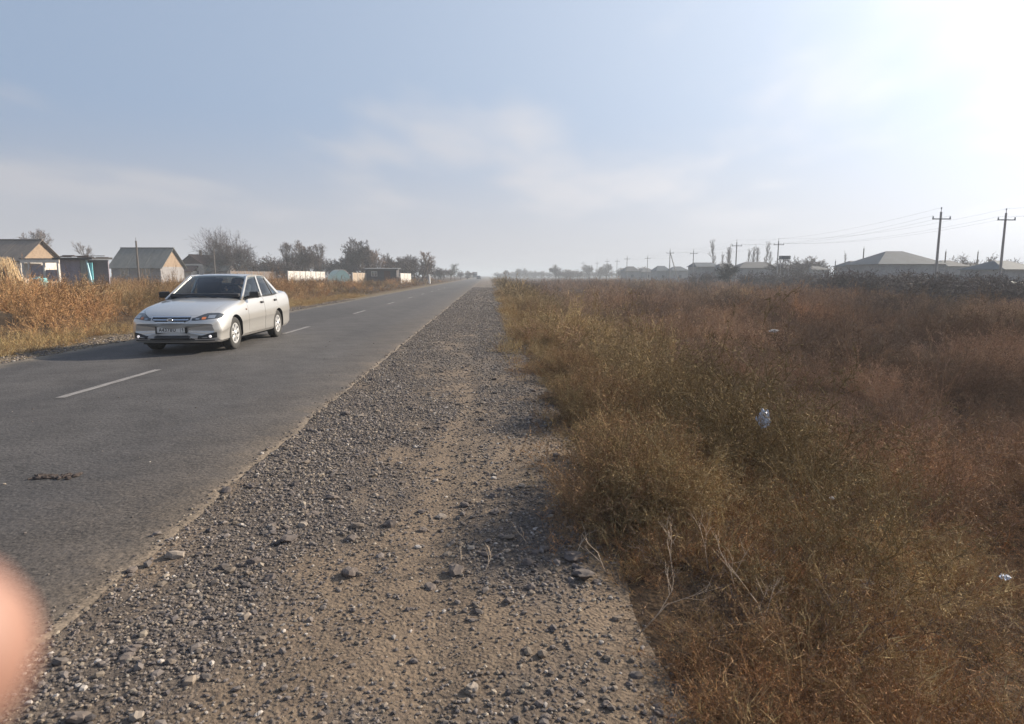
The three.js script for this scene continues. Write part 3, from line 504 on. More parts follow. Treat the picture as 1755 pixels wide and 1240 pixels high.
    part('window_seal', [beam(A0.clone().add(V(s * 0.012, 0.012, -0.06)), C0.clone().add(V(s * 0.012, 0.012, 0)), V(0, 0.011, 0), V(s * 0.010, 0, 0)), beam(C0.clone().add(V(s * 0.012, 0.012, 0)), E0.clone().add(V(s * 0.004, 0.012, 0)), V(0, 0.011, 0), V(s * 0.010, 0, 0))], blackPlastic, car);
    // mirrors
    const m = part('wing_mirror', [rbox(0.20, 0.125, 0.10, 0.035, s * 0.90, 0.985, 0.55), rbox(0.10, 0.05, 0.06, 0.02, s * 0.79, 0.945, 0.56)], blackPlastic, car);
    part('mirror_glass', box(0.16, 0.09, 0.004, s * 0.90, 0.985, 0.498), chrome, m);
  }
  part('windscreen', quadPatch(V(-0.715, 0.915, 0.82), V(0.715, 0.915, 0.82), V(0.56, 1.342, 0.06), V(-0.56, 1.342, 0.06), V(0, 0.035, 0.10), 12), carGlass, car);
  part('rear_window', quadPatch(V(0.66, 0.985, -1.55), V(-0.66, 0.985, -1.55), V(-0.54, 1.335, -0.98), V(0.54, 1.335, -0.98), V(0, 0.03, -0.07), 10), carGlass, car);
  {
    const P = [], I = [], n = 22, mm = 14, top = (u, v, d) => { const x = mix(-0.60, 0.60, u), zz = mix(0.085, -1.01, v), e = Math.pow(Math.abs(2 * u - 1), 5), f = Math.pow(Math.abs(2 * v - 1), 4); return [x, 1.392 - 0.048 * e - 0.040 * f - 0.012 * Math.pow(2 * u - 1, 2) - d, zz + (v < 0.2 ? 0.03 * (1 - Math.pow(2 * u - 1, 2)) * (1 - v * 5) : 0)]; };
    for (const d of [0, 0.028]) for (let j = 0; j <= mm; j++) for (let i = 0; i <= n; i++) P.push(...top(i / n, j / mm, d));
    const N = (n + 1) * (mm + 1), q = (a, b, c, d) => I.push(a, b, c, a, c, d);
    for (let j = 0; j < mm; j++) for (let i = 0; i < n; i++) { const a = j * (n + 1) + i; q(a, a + 1, a + n + 2, a + n + 1); q(N + a, N + a + n + 1, N + a + n + 2, N + a + 1); }
    for (let i = 0; i < n; i++) { q(i, N + i, N + i + 1, i + 1); const a = mm * (n + 1) + i; q(a, a + 1, N + a + 1, N + a); }
    for (let j = 0; j < mm; j++) { const a = j * (n + 1); q(a, a + n + 1, N + a + n + 1, N + a); const b = a + n; q(b, N + b, N + b + n + 1, b + n + 1); }
    const g = new THREE.BufferGeometry(); g.setAttribute('position', new THREE.Float32BufferAttribute(P, 3)); g.setIndex(I); part('roof', toCreasedNormals(g, 0.8), paint, car);
    part('roof_lining', box(1.06, 0.012, 0.94, 0, 1.340, -0.47), cabin, car);
  }
  // inside
  part('cabin_floor', box(1.40, 0.03, 2.2, 0, 0.958, -0.36), cabin, car);
  part('dashboard', [rbox(1.36, 0.10, 0.36, 0.04, 0, 0.965, 0.62), rbox(0.34, 0.07, 0.16, 0.03, 0.36, 1.015, 0.55)], cabin, car);
  for (const s of [1, -1]) { const g = rbox(0.50, 0.50, 0.15, 0.06); g.rotateX(-0.22); g.translate(s * 0.36, 1.06, -0.30); const st = part('seat', g, seatCloth, car); const h = rbox(0.24, 0.15, 0.09, 0.04); h.rotateX(-0.2); h.translate(s * 0.36, 1.27, -0.36); part('headrest', h, seatCloth, st); }
  part('rear_seat', [rbox(1.22, 0.34, 0.16, 0.06, 0, 1.03, -1.16)], seatCloth, car);
  { const g = new THREE.TorusGeometry(0.175, 0.016, 8, 28); g.rotateX(-0.45); g.translate(0.36, 1.02, 0.30); const sw = part('steering_wheel', g, blackPlastic, car); part('wheel_boss', rbox(0.12, 0.08, 0.05, 0.02, 0.36, 1.02, 0.31), blackPlastic, sw); }
  part('interior_mirror', rbox(0.22, 0.06, 0.03, 0.012, 0, 1.275, 0.10), blackPlastic, car);
  for (const s of [-1, 1]) { const a = V(s > 0 ? 0.30 : -0.25, 0.93, 0.93), b = V(s > 0 ? -0.22 : -0.66, 0.985, 0.80); part('wiper', bar(a, b, 0.009, 0.006), blackPlastic, car); }
  // pieces let into the nose: sheets laid on the shell by casting rays at it
  const target = new THREE.Mesh(shell.geometry, new THREE.MeshBasicMaterial({ side: THREE.DoubleSide })), rc = new THREE.Raycaster();
  const lay = (u0, u1, lo, hi, nu, nv, off, dirn) => {             // dirn +1: seen from the front, -1: from behind
    const P = [], I = []; for (let j = 0; j <= nv; j++) for (let i = 0; i <= nu; i++) { const x = mix(u0, u1, i / nu), y = mix(lo(x), hi(x), j / nv); rc.set(V(x, y, 4 * dirn), V(0, 0, -dirn)); const h = rc.intersectObject(target)[0]; const p = h ? h.point : V(x, y, 0); P.push(p.x, p.y + off * 0.3, p.z + off * dirn); }
    for (let j = 0; j < nv; j++) for (let i = 0; i < nu; i++) { const a = j * (nu + 1) + i; I.push(a, a + 1, a + nu + 2, a, a + nu + 2, a + nu + 1); }
    const g = new THREE.BufferGeometry(); g.setAttribute('position', new THREE.Float32BufferAttribute(P, 3)); g.setIndex(I); g.computeVertexNormals(); return g;
  };
  const L = (y) => () => y, grilleMat = std(0.012, 0.012, 0.014, 0.5);
  const gr = part('grille', lay(-0.335, 0.335, (x) => 0.548 + 0.05 * Math.pow(Math.abs(x) / 0.335, 4), L(0.652), 16, 4, 0.004, 1), grilleMat, car);
  for (const [y, t, w] of [[0.648, 0.008, 0.335], [0.600, 0.009, 0.31], [0.556, 0.008, 0.25]]) part('grille_bar', lay(-w, w, L(y - t), L(y + t), 16, 1, 0.012, 1), chrome, gr);
  { const g = new THREE.TorusGeometry(0.030, 0.008, 8, 20); g.scale(1.5, 0.8, 1); const h = (rc.set(V(0, 0.60, 4), V(0, 0, -1)), rc.intersectObject(target)[0].point); g.translate(0, 0.60, h.z + 0.018); part('emblem', [g, box(0.07, 0.012, 0.008, 0, 0.60, h.z + 0.018)], chrome, gr); }
  const lampGlass = new THREE.MeshPhysicalMaterial({ color: new THREE.Color().setRGB(0.035, 0.04, 0.045), roughness: 0.12, metalness: 0.0, clearcoat: 0.6, clearcoatRoughness: 0.04 }), amber = std(0.50, 0.16, 0.06, 0.3), lampWhite = std(0.42, 0.44, 0.45, 0.2, { metalness: 0.8 });
  for (const s of [1, -1]) {
    const u = (x) => Math.abs(x), lo = (x) => 0.585 + 0.030 * sstep(0.36, 0.80, u(x)), hi = (x) => 0.628 + 0.075 * sstep(0.36, 0.58, u(x)) - 0.03 * sstep(0.70, 0.80, u(x));
    const hl = part('headlight', lay(s * 0.36, s * 0.795, lo, hi, 18, 6, 0.005, 1), lampGlass, car);
    part('reflector', lay(s * 0.60, s * 0.70, L(0.618), L(0.668), 6, 4, 0.009, 1), lampWhite, hl);
    part('indicator', lay(s * 0.515, s * 0.575, L(0.602), L(0.640), 5, 3, 0.009, 1), amber, hl);
    part('reflector', lay(s * 0.42, s * 0.48, L(0.600), L(0.622), 5, 3, 0.009, 1), lampWhite, hl);
    const pk = part('fog_light_recess', lay(s * 0.44, s * 0.735, (x) => 0.262 + 0.02 * sstep(0.6, 0.74, u(x)), (x) => 0.318 + 0.055 * sstep(0.44, 0.72, u(x)), 12, 4, 0.004, 1), grilleMat, car);
    rc.set(V(s * 0.635, 0.305, 4), V(0, 0, -1)); const h = rc.intersectObject(target)[0].point, g = new THREE.SphereGeometry(0.026, 16, 10); g.scale(1, 1, 0.5); g.translate(s * 0.635, 0.305, h.z + 0.004);
    part('fog_light', g, new THREE.MeshStandardMaterial({ color: 0xffffff, emissive: new THREE.Color().setRGB(1.0, 0.90, 0.86), emissiveIntensity: 0.32, roughness: 0.2 }), pk);
    part('tail_light', lay(s * 0.42, s * 0.70, L(0.72), L(0.86), 8, 4, 0.006, -1), std(0.45, 0.03, 0.03, 0.2), car);
    part('side_repeater', rbox(0.02, 0.03, 0.05, 0.008, s * 0.815, 0.715, 0.80), std(0.2, 0.10, 0.04, 0.3), car);
  }
  part('air_intake', lay(-0.40, 0.40, (x) => 0.250, (x) => 0.330 - 0.07 * sstep(0.27, 0.40, Math.abs(x)), 18, 4, 0.004, 1), grilleMat, car);
  rc.set(V(0, 0.42, 4), V(0, 0, -1)); const zN = rc.intersectObject(target)[0].point.z;
  const plateG = new THREE.PlaneGeometry(0.50, 0.108); plateG.translate(-0.04, 0.425, zN + 0.018);
  const hold = part('number_plate_holder', rbox(0.56, 0.135, 0.020, 0.006, -0.04, 0.42, zN + 0.004), blackPlastic, car);
  part('number_plate', plateG, new THREE.MeshStandardMaterial({ map: plateTexture(), roughness: 0.5 }), hold);
  part('front_lip', lay(-0.70, 0.70, L(0.228), L(0.243), 20, 2, 0.008, 1), blackPlastic, car);
  part('underbody', box(1.30, 0.06, 3.9, 0, 0.185, 0), archBlack, car);
  for (const z of [1.36, -1.16]) for (const s of [1, -1]) {
    const w = new THREE.Group(); w.name = 'wheel'; w.scale.set(1, 1.05, 1.05); w.position.set(s * 0.705, 0.302, z); if (s < 0) w.rotation.y = Math.PI; car.add(w);
    const turn = new THREE.Euler(0.3 + z, 0, 0); for (const [nm, g, m] of [['tyre', wheelGeos.tyre, rubber], ['rim', wheelGeos.well, archBlack], ['hubcap', mergeGeometries([plain(wheelGeos.rim.clone()), plain(wheelGeos.cap.clone())]), hubSilver]]) part(nm, g, m, w).rotation.copy(turn);
  }
  return car;
}
function flipFaces(g) { if (g.index) { const a = g.index.array; for (let k = 0; k < a.length; k += 3) { const t = a[k + 1]; a[k + 1] = a[k + 2]; a[k + 2] = t; } } else { for (const at2 of Object.values(g.attributes)) { const n = at2.itemSize, a = at2.array; for (let k = 0; k < a.length; k += 3 * n) for (let c = 0; c < n; c++) { const t = a[k + n + c]; a[k + n + c] = a[k + 2 * n + c]; a[k + 2 * n + c] = t; } } } g.computeVertexNormals(); return g; }
const car = makeCar('silver four-door saloon with lit fog lamps driving towards the camera beside a centre dash');
car.position.set(-5.65, roadY(-5.65), -13.86); car.scale.y = 1.04;
// the driver, hands on the wheel
{
  const o = V(0.36, 0, 0), j = (x, y, z) => V(x, y, z).add(o);
  const bones = [[j(0, 0.98, -0.18), j(0, 1.10, -0.16), 0.14, 0.15, 1.5], [j(-0.16, 1.13, -0.15), j(0.16, 1.13, -0.15), 0.06, 0.06], [j(0, 1.13, -0.14), j(0, 1.21, -0.12), 0.055, 0.05], [j(0, 1.235, -0.09), j(0, 1.275, -0.10), 0.068, 0.072],
    [j(-0.17, 1.12, -0.14), j(-0.24, 1.00, 0.05), 0.052, 0.042], [j(-0.24, 1.00, 0.05), j(-0.15, 1.08, 0.25), 0.042, 0.030], [j(0.17, 1.12, -0.14), j(0.23, 1.00, 0.05), 0.052, 0.042], [j(0.23, 1.00, 0.05), j(0.14, 1.10, 0.24), 0.042, 0.030],
    [j(0, 1.235, -0.015), j(0, 1.245, -0.02), 0.014, 0.010], [j(-0.15, 1.09, 0.26), j(-0.13, 1.13, 0.28), 0.022, 0.014], [j(0.14, 1.11, 0.25), j(0.12, 1.15, 0.27), 0.022, 0.014]];
  const g = flesh(bones, 0.80, j(0, 1.13, 0.03), 72, 0.02), p = g.attributes.position, col = [];
  for (let i = 0; i < p.count; i++) { const y = p.getY(i), z = p.getZ(i), skin = y > 1.185 && z < 0.1 || z > 0.22; col.push(...(skin ? [0.36, 0.23, 0.165] : [0.06, 0.065, 0.085])); }
  g.setAttribute('color', new THREE.Float32BufferAttribute(col, 3));
  const d = thing('person', 'driver in a dark jacket holding the steering wheel of the silver saloon', 'person', car.position.toArray()); d.scale.y = 1.04;
  part('figure', g, new THREE.MeshStandardMaterial({ vertexColors: true, roughness: 0.8 }), d);
  const hair = new THREE.SphereGeometry(0.078, 20, 12, 0, Math.PI * 2, 0, 1.75); hair.scale(0.98, 1, 1.08); hair.rotateX(-0.5); hair.translate(0.36, 1.272, -0.108); part('hair', hair, std(0.03, 0.024, 0.02, 0.9), d);
}

// ---------------------------------------------------------------- bare winter trees: a trunk with limbs, and a crown of fine twigs
function treeGeo(seed, o) {
  const r = rng(seed), stems = [], P = []; let limbs = []; const d = V(), side = V();
  const sliver = (a, b, w) => { d.subVectors(b, a); side.set(r() - 0.5, r() - 0.5, r() - 0.5).cross(d).normalize().multiplyScalar(w / 2); P.push(a.x + side.x, a.y + side.y, a.z + side.z, a.x - side.x, a.y - side.y, a.z - side.z, b.x, b.y, b.z); };
  const turn = (v, spread) => V(r() - 0.5, r() - 0.5, r() - 0.5).normalize().multiplyScalar(spread).add(v).normalize();
  function limb(p, v, len, rad, lvl) {
    const seg = lvl < 2 ? 3 : 2; let q = p.clone(), w = v.clone(), ra = rad; const pts = [q.clone()];
    for (let k = 0; k < seg; k++) {
      w = turn(w, lvl ? 0.20 : o.wob ?? 0.20); w.y += o.rise * (lvl ? 1 : 0.4); w.normalize(); const q2 = q.clone().addScaledVector(w, len / seg), rb = rad * (1 - 0.62 * (k + 1) / seg);
      if (lvl <= o.solid) { const c = new THREE.CylinderGeometry(rb, ra, len / seg * 1.04, lvl === 0 ? 7 : 4, 1, true); c.applyQuaternion(new THREE.Quaternion().setFromUnitVectors(V(0, 1, 0), w)); c.translate((q.x + q2.x) / 2, (q.y + q2.y) / 2, (q.z + q2.z) / 2); limbs.push(c); } else sliver(q, q2, Math.max(o.twigW, ra * 2));
      q = q2; ra = rb; pts.push(q.clone());
    }
    if (lvl >= o.levels) return;
    const n = o.kids[lvl];
    for (let k = 0; k < n; k++) {
      const t = mix(o.from[lvl], 1, Math.pow((k + r()) / n, 0.8)) * seg - 0.001, i = Math.floor(t), b = pts[i].clone().lerp(pts[i + 1], t - i), a = r() * 6.283 + k * 2.4;
      const ax = pts[i + 1].clone().sub(pts[i]).normalize(), n1 = V(ax.y, -ax.x, 0.01).normalize(), n2 = ax.clone().cross(n1), open = o.open[lvl] * (0.75 + 0.5 * r());
      const v2 = ax.clone().multiplyScalar(Math.cos(open)).addScaledVector(n1, Math.sin(open) * Math.cos(a)).addScaledVector(n2, Math.sin(open) * Math.sin(a));
      limb(b, v2, len * o.ratio[lvl] * (0.7 + 0.6 * r()) * (1.12 - 0.42 * t / seg * (o.cone ?? 0.4)), rad * 0.46 * (1.2 - 0.5 * t / seg), lvl + 1);
    }
  }
  for (let s = 0; s < (o.stems ?? 1); s++) { const a = r() * 6.283, l = (o.stems ?? 1) > 1 ? 0.35 * r() : 0.05; limb(V(Math.cos(a) * 0.12 * ((o.stems ?? 1) - 1), -0.15, Math.sin(a) * 0.12 * ((o.stems ?? 1) - 1)), V(Math.cos(a) * l, 1, Math.sin(a) * l).normalize(), o.trunk, o.rad, 0); stems.push(mergeGeometries(limbs.map(plain))); limbs = []; }
  const crown = new THREE.BufferGeometry(); crown.setAttribute('position', new THREE.Float32BufferAttribute(P, 3)); crown.computeBoundingBox();
  return { stems, crown, h: crown.boundingBox.max.y };
}
const bark = std(0.135, 0.105, 0.085, 1), twigMat = std(0.150, 0.108, 0.086, 1), darkTwig = std(0.105, 0.078, 0.066, 1), paleTwig = std(0.24, 0.165, 0.12, 1), needle = std(0.06, 0.07, 0.045, 1), lime = std(0.78, 0.77, 0.74, 0.9);
const treeKinds = {
  elm: { trunk: 2.2, rad: 0.42, wob: 0.05, rise: 0.07, levels: 5, solid: 3, kids: [9, 7, 6, 6, 5], from: [0.45, 0.30, 0.25, 0.15, 0.1], open: [0.62, 0.52, 0.55, 0.60, 0.7], ratio: [2.0, 0.52, 0.55, 0.58, 0.62], twigW: 0.065, cone: -0.2 },
  dense: { trunk: 3.2, rad: 0.24, rise: 0.13, levels: 5, solid: 2, kids: [9, 7, 6, 4, 3], from: [0.25, 0.2, 0.15, 0.15, 0.1], open: [0.62, 0.55, 0.6, 0.7, 0.7], ratio: [0.75, 0.60, 0.58, 0.58, 0.6], twigW: 0.075, cone: 0.9 },
  slim: { trunk: 4.6, rad: 0.10, rise: 0.16, levels: 4, solid: 2, kids: [14, 6, 5, 3], from: [0.25, 0.2, 0.15, 0.1], open: [0.50, 0.50, 0.6, 0.6], ratio: [0.42, 0.52, 0.55, 0.6], twigW: 0.05, cone: 1 },
  poplar: { trunk: 9.0, rad: 0.08, wob: 0.03, rise: 0.22, levels: 3, solid: 1, kids: [44, 6, 5], from: [0.15, 0.15, 0.1], open: [0.34, 0.40, 0.5], ratio: [0.16, 0.50, 0.55], twigW: 0.030, cone: 0.8 },
  shrub: { stems: 7, trunk: 1.5, rad: 0.05, rise: 0.06, levels: 4, solid: 0, kids: [6, 5, 4, 3], from: [0.15, 0.15, 0.1, 0.1], open: [0.6, 0.6, 0.7, 0.7], ratio: [0.62, 0.58, 0.55, 0.6], twigW: 0.055 },
  pine: { trunk: 5.0, rad: 0.10, rise: 0.02, levels: 3, solid: 1, kids: [22, 8, 9], from: [0.35, 0.2, 0.05], open: [1.2, 0.9, 0.8], ratio: [0.30, 0.45, 0.5], twigW: 0.05, cone: 0.6 },
};
const grown = new Map();
function tree(kind, seed, x, z, h, label, group, mats = {}, widen = 1, name = 'bare_tree') {
  const key = kind + seed; if (!grown.has(key)) grown.set(key, treeGeo(seed, treeKinds[kind]));
  const t = grown.get(key), s = h / t.h, o = thing(name, label, 'tree', [x, land(x, z), z], seed * 1.7 + x, group);
  for (const g of t.stems) part(t.stems.length > 1 ? 'stem' : 'trunk', g, mats.bark ?? bark, o); part('crown', t.crown, mats.twig ?? twigMat, o); o.scale.set(s * widen, s, s * widen); return o;
}
const topAt = (px, py, Z) => at(px, py, Z).y;
function treeAt(kind, seed, px, top, Z, label, group, mats, widen, name) { const x = lateral(px, Z); return tree(kind, seed, x, -Z, topAt(px, top, Z) - land(x, -Z), label, group, mats, widen, name); }
const dkm = { twig: darkTwig }, plm = { twig: paleTwig };
treeAt('elm', 5, 402, 381, 100, 'large round bare tree with a spreading crown beside the small gabled cottage', undefined, { twig: std(0.085, 0.060, 0.052, 1) }, 1.0).rotation.y = 0;
treeAt('slim', 5, 76, 390, 120, 'faint slender bare tree rising behind the brick-gabled house', 'thin trees behind the brick-gabled house', {}, 1.2);
treeAt('slim', 6, 64, 398, 122, 'faint slender bare tree rising behind the brick-gabled house', 'thin trees behind the brick-gabled house', {}, 1.2);
treeAt('slim', 7, 146, 412, 130, 'small faint bare tree behind the flat-roofed shed');
for (const [px, top, s] of [[492, 412, 5], [506, 420, 6], [521, 408, 7], [534, 417, 8], [548, 415, 5]]) treeAt('slim', s, px, top, 108, 'slender bare young tree behind the pale panel fence', 'slender trees behind the panel fence', {}, 1.15);
treeAt('shrub', 11, 481, 432, 104, 'low spreading bare bush at the end of the panel fence', undefined, dkm, 1.3, 'bare_bush');
treeAt('shrub', 12, 452, 438, 108, 'dark bare bush between the round tree and the panel fence', undefined, dkm, 1.6, 'bare_bush');
treeAt('dense', 13, 622, 405, 118, 'tall bushy bare tree above the dark low shed', undefined, dkm, 1.0);
treeAt('dense', 14, 601, 424, 120, 'mid-sized bare tree joined to the left flank of the tall bushy one', undefined, dkm, 1.0);
treeAt('dense', 15, 646, 426, 121, 'bushy reddish bare tree joined to the right flank of the tall one', undefined, plm, 1.0);
for (const [px, top, Z, s, w] of [[500, 432, 128, 14, 1.5], [525, 430, 126, 13, 1.5], [550, 434, 130, 15, 1.5], [470, 440, 122, 12, 1.7], [612, 430, 124, 15, 1.3], [634, 424, 124, 14, 1.2], [572, 436, 125, 11, 1.5], [588, 440, 118, 12, 1.4], [664, 432, 126, 14, 1.15], [680, 438, 130, 13, 1.2], [697, 441, 135, 15, 1.3], [712, 435, 140, 13, 1.2], [724, 440, 138, 14, 1.3], [655, 445, 112, 12, 1.5], [690, 446, 128, 11, 1.5], [708, 450, 128, 12, 1.6]]) treeAt(s > 12 ? 'dense' : 'shrub', s, px, top, Z, 'low bare brown tree in the thicket behind the fences and the dark shed', 'thicket of bare brown trees along the left', dkm, w);
{
  const t = treeAt('slim', 8, 736, 428, 116, 'thin bare roadside tree with its lower trunk painted white', undefined, plm, 1.2);
  const g = new THREE.CylinderGeometry(0.115, 0.135, 1.5, 8); g.translate(0, 0.70, 0); part('painted_trunk', g, lime, t);
}
treeAt('pine', 21, 780, 449, 190, 'small dark evergreen beside the far end of the road', undefined, { twig: needle }, 0.9, 'evergreen_tree');
for (const [px, top, Z, s] of [[752, 455, 175, 11], [765, 457, 195, 12], [795, 462, 240, 12]]) treeAt('shrub', s, px, top, Z, 'low far bush along the left edge of the road', 'far bushes along the left road edge', dkm, 1.5, 'bare_bush');
// right-hand side, in the haze
for (const [px, top, Z, s] of [[1224, 407, 172, 31], [1245, 415, 178, 32], [1251, 424, 185, 33], [1278, 424, 190, 31], [1291, 420, 180, 33], [1297, 417, 182, 32], [1309, 411, 176, 31], [1318, 428, 190, 33], [1236, 430, 196, 32]]) treeAt('poplar', s, px, top, Z, 'tall narrow bare poplar in the row behind the hazy roofs', 'row of bare poplars in the haze', {}, 1.15, 'poplar_tree');
treeAt('dense', 15, 1253, 449, 98, 'dark dense little tree with a rounded crown below the tall pole', undefined, { twig: std(0.05, 0.05, 0.045, 1) }, 1.5, 'round_tree');
treeAt('shrub', 12, 1360, 436, 132, 'spiky bare tree beside the board on posts', undefined, dkm, 1.2);
treeAt('dense', 14, 1388, 437, 150, 'hazy grey rounded bare tree right of the spiky one', undefined, {}, 1.5);
treeAt('dense', 13, 1403, 444, 152, 'low hazy bare tree joined to the grey rounded one', undefined, {}, 1.4);
treeAt('poplar', 32, 1447, 428, 158, 'lone thin poplar left of the mid-sized hip-roofed house', undefined, {}, 0.7, 'poplar_tree');
treeAt('shrub', 11, 1664, 430, 118, 'fan-shaped bare tree between the two tall concrete poles', undefined, {}, 1.2);
treeAt('shrub', 12, 1743, 440, 105, 'small bare bush behind the dark-roofed house', undefined, {}, 1.2, 'bare_bush');
for (const [px, top, Z, s, w] of [[953, 452, 300, 14, 1.2], [962, 459, 310, 12, 1.6], [975, 461, 320, 11, 1.6], [985, 460, 330, 12, 1.6], [1010, 452, 330, 13, 1.3], [1040, 451, 340, 15, 1.5], [1028, 456, 345, 14, 1.4], [885, 459, 420, 13, 1.2], [900, 458, 430, 14, 1.0], [868, 462, 440, 15, 1.3], [915, 462, 450, 12, 1.6], [930, 463, 460, 14, 1.6], [1066, 458, 300, 15, 1.5], [1095, 456, 290, 13, 1.6], [860, 465, 480, 11, 2.6], [876, 464, 470, 12, 2.6], [893, 464, 480, 11, 2.6], [908, 464, 470, 12, 2.6], [922, 465, 490, 11, 2.6], [940, 465, 480, 12, 2.6], [968, 464, 380, 11, 2.6], [994, 463, 390, 12, 2.6], [1018, 461, 380, 11, 2.6], [1052, 461, 370, 12, 2.6], [1080, 461, 330, 11, 2.6], [1108, 461, 320, 12, 2.6], [1136, 461, 300, 11, 2.6], [1190, 462, 260, 12, 2.6], [1128, 457, 260, 14, 1.5], [1160, 458, 230, 13, 1.5], [1178, 460, 240, 15, 1.6]]) treeAt(s > 12 ? 'dense' : 'shrub', s, px, top, Z, 'blurred grey tree on the hazy far horizon', 'trees on the hazy horizon', {}, w, 'far_tree');

for (const [px, top, Z, s, w] of [[1432, 467, 61, 11, 1.60], [1448, 454, 59, 12, 1.40], [1466, 468, 67, 11, 1.90], [1485, 465, 56, 12, 1.30], [1512, 456, 55, 11, 1.70], [1535, 469, 62, 12, 1.50], [1560, 460, 58, 11, 2.20], [1588, 461, 48, 12, 2.00], [1630, 466, 58, 11, 1.60], [1655, 460, 50, 12, 1.40], [1682, 469, 62, 11, 1.90], [1700, 466, 50, 12, 1.30], [1735, 461, 41, 11, 1.70], [1752, 469, 51, 12, 1.50], [1390, 461, 90, 12, 1.8], [1345, 462, 96, 11, 1.8], [1290, 462, 100, 12, 1.8], [1205, 462, 110, 11, 1.8]]) treeAt('shrub', s, px, top, Z, 'low dark bare shrub at the field edge before the houses', 'shrubs along the far field edge', dkm, w, 'bare_bush');

// ---------------------------------------------------------------- houses
const slate = std(0.20, 0.165, 0.14, 0.95, { map: dirtTex }), slateGreen = std(0.20, 0.20, 0.18, 0.95, { map: dirtTex }), brick = std(0.40, 0.29, 0.20, 0.95, { map: dirtTex }), plaster = std(0.85, 0.78, 0.69, 0.95, { map: dirtTex }), white = std(0.72, 0.69, 0.65, 0.9, { map: dirtTex }), darkWood = std(0.14, 0.075, 0.058, 0.95, { map: dirtTex }), greyWall = std(0.36, 0.34, 0.34, 0.95, { map: dirtTex }), shade = std(0.34, 0.30, 0.35, 0.9, { map: dirtTex }), teal = std(0.16, 0.52, 0.58, 0.7), pane = new THREE.MeshPhysicalMaterial({ color: new THREE.Color().setRGB(0.05, 0.06, 0.07), roughness: 0.08, clearcoat: 1 }), roofBlue = std(0.075, 0.10, 0.125, 0.8, { map: dirtTex }), roofGrey = std(0.12, 0.122, 0.125, 0.9, { map: dirtTex }), farWall = std(0.40, 0.40, 0.40, 0.95, { map: dirtTex }), farFrame = std(0.22, 0.22, 0.22, 0.9);
function windowPart(parent, w, h, x, y, z, ry, frameMat = white) {
  const f = part('window', [box(w, 0.07, 0.08, 0, h / 2, 0), box(w, 0.07, 0.08, 0, -h / 2, 0), box(0.07, h - 0.07, 0.08, w / 2 - 0.035, 0, 0), box(0.07, h - 0.07, 0.08, -w / 2 + 0.035, 0, 0), box(0.05, h - 0.07, 0.06, 0, 0, 0)], frameMat, parent);
  f.position.set(x, y, z); f.rotation.y = ry; part('pane', box(w - 0.14, h - 0.14, 0.02, 0, 0, 0.0), pane, f); return f;
}
// ridge along local x; the gables look along +x and -x
function gableHouse(name, label, [x, z], turn, w, d, eave, ridge, mats, over = 0.35) {
  const y0 = land(x, z) - 0.25, o = thing(name, label, 'house', [x, y0, z], turn), e = eave - y0, rg = ridge - y0;
  part('wall', box(w, e, d, 0, e / 2, 0), mats.wall, o);
  const sh = new THREE.Shape([new THREE.Vector2(-d / 2, e), new THREE.Vector2(d / 2, e), new THREE.Vector2(0, rg - 0.08)]);
  for (const s of [1, -1]) { const g = new THREE.ExtrudeGeometry(sh, { depth: 0.25, bevelEnabled: false }); g.rotateY(Math.PI / 2); g.translate(s * (w / 2 - 0.13) - 0.125, 0.002, 0); part('gable', g, mats.gable, o); }
  const run = d / 2 + over, slope = Math.atan2(rg - e, d / 2), len = run / Math.cos(slope);
  for (const s of [1, -1]) {
    const n = Math.round((w + 2 * over) / 1.1), cw = (w + 2 * over) / n;
    const slab = new THREE.Group(); slab.name = 'roof'; o.add(slab); slab.position.set(0, rg + 0.03, 0); slab.rotation.x = s * slope;
    for (let k = 0; k < n; k++) { const g = box(cw - 0.012, 0.05, len, -w / 2 - over + cw * (k + 0.5), 0.01 * (k % 2), s * len / 2); part('roof_sheet', g, mats.roof, slab); }
  }
  part('ridge_cap', box(w + 2 * over, 0.10, 0.28, 0, rg + 0.08, 0), mats.roof, o);
  return o;
}
function hipHouse(name, label, px0, px1, rx0, rx1, yRidge, yEave, Z, mats, depth = 8) {
  const xa = lateral(px0, Z), xb = lateral(px1, Z), ra = lateral(rx0, Z), rb = lateral(rx1, Z), cx = (xa + xb) / 2, e0 = topAt((px0 + px1) / 2, yEave, Z), r0 = topAt((px0 + px1) / 2, yRidge, Z), zc = -Z - depth / 2, y0 = land(cx, zc) - 0.3;
  const o = thing(name, label, 'house', [cx, y0, zc], 0), e = e0 - y0, rg = r0 - y0, hw = (xb - xa) / 2, ww = hw - 0.4;
  part('wall', box(2 * ww, e, depth - 0.8, 0, e / 2, 0), mats.wall, o);
  const A = V(-hw, e - 0.1, depth / 2), B = V(hw, e - 0.1, depth / 2), C = V(hw, e - 0.1, -depth / 2), D = V(-hw, e - 0.1, -depth / 2), R = V(ra - cx, rg, 0), S = V(rb - cx, rg, 0);
  const P = []; for (const f of [[A, B, S, R], [B, C, S], [C, D, R, S], [D, A, R], [D, C, B, A]]) for (let k = 1; k + 1 < f.length; k++) P.push(...f[0].toArray(), ...f[k].toArray(), ...f[k + 1].toArray());
  const g = new THREE.BufferGeometry(); g.setAttribute('position', new THREE.Float32BufferAttribute(P, 3)); g.setAttribute('uv', new THREE.Float32BufferAttribute(P.flatMap((_, i) => i % 3 === 0 ? [P[i] * 0.2, P[i + 2] * 0.2] : []), 2)); g.computeVertexNormals(); part('roof', g, mats.roof, o);
  const n = Math.max(1, Math.floor(ww / 1.6)); for (let k = 0; k < n; k++) windowPart(o, 1.0, 1.1, mix(-ww + 0.9, ww - 0.9, n > 1 ? k / (n - 1) : 0.5), Math.min(e - 0.9, 1.9), depth / 2 - 0.38, 0, farFrame);
  return o;
}
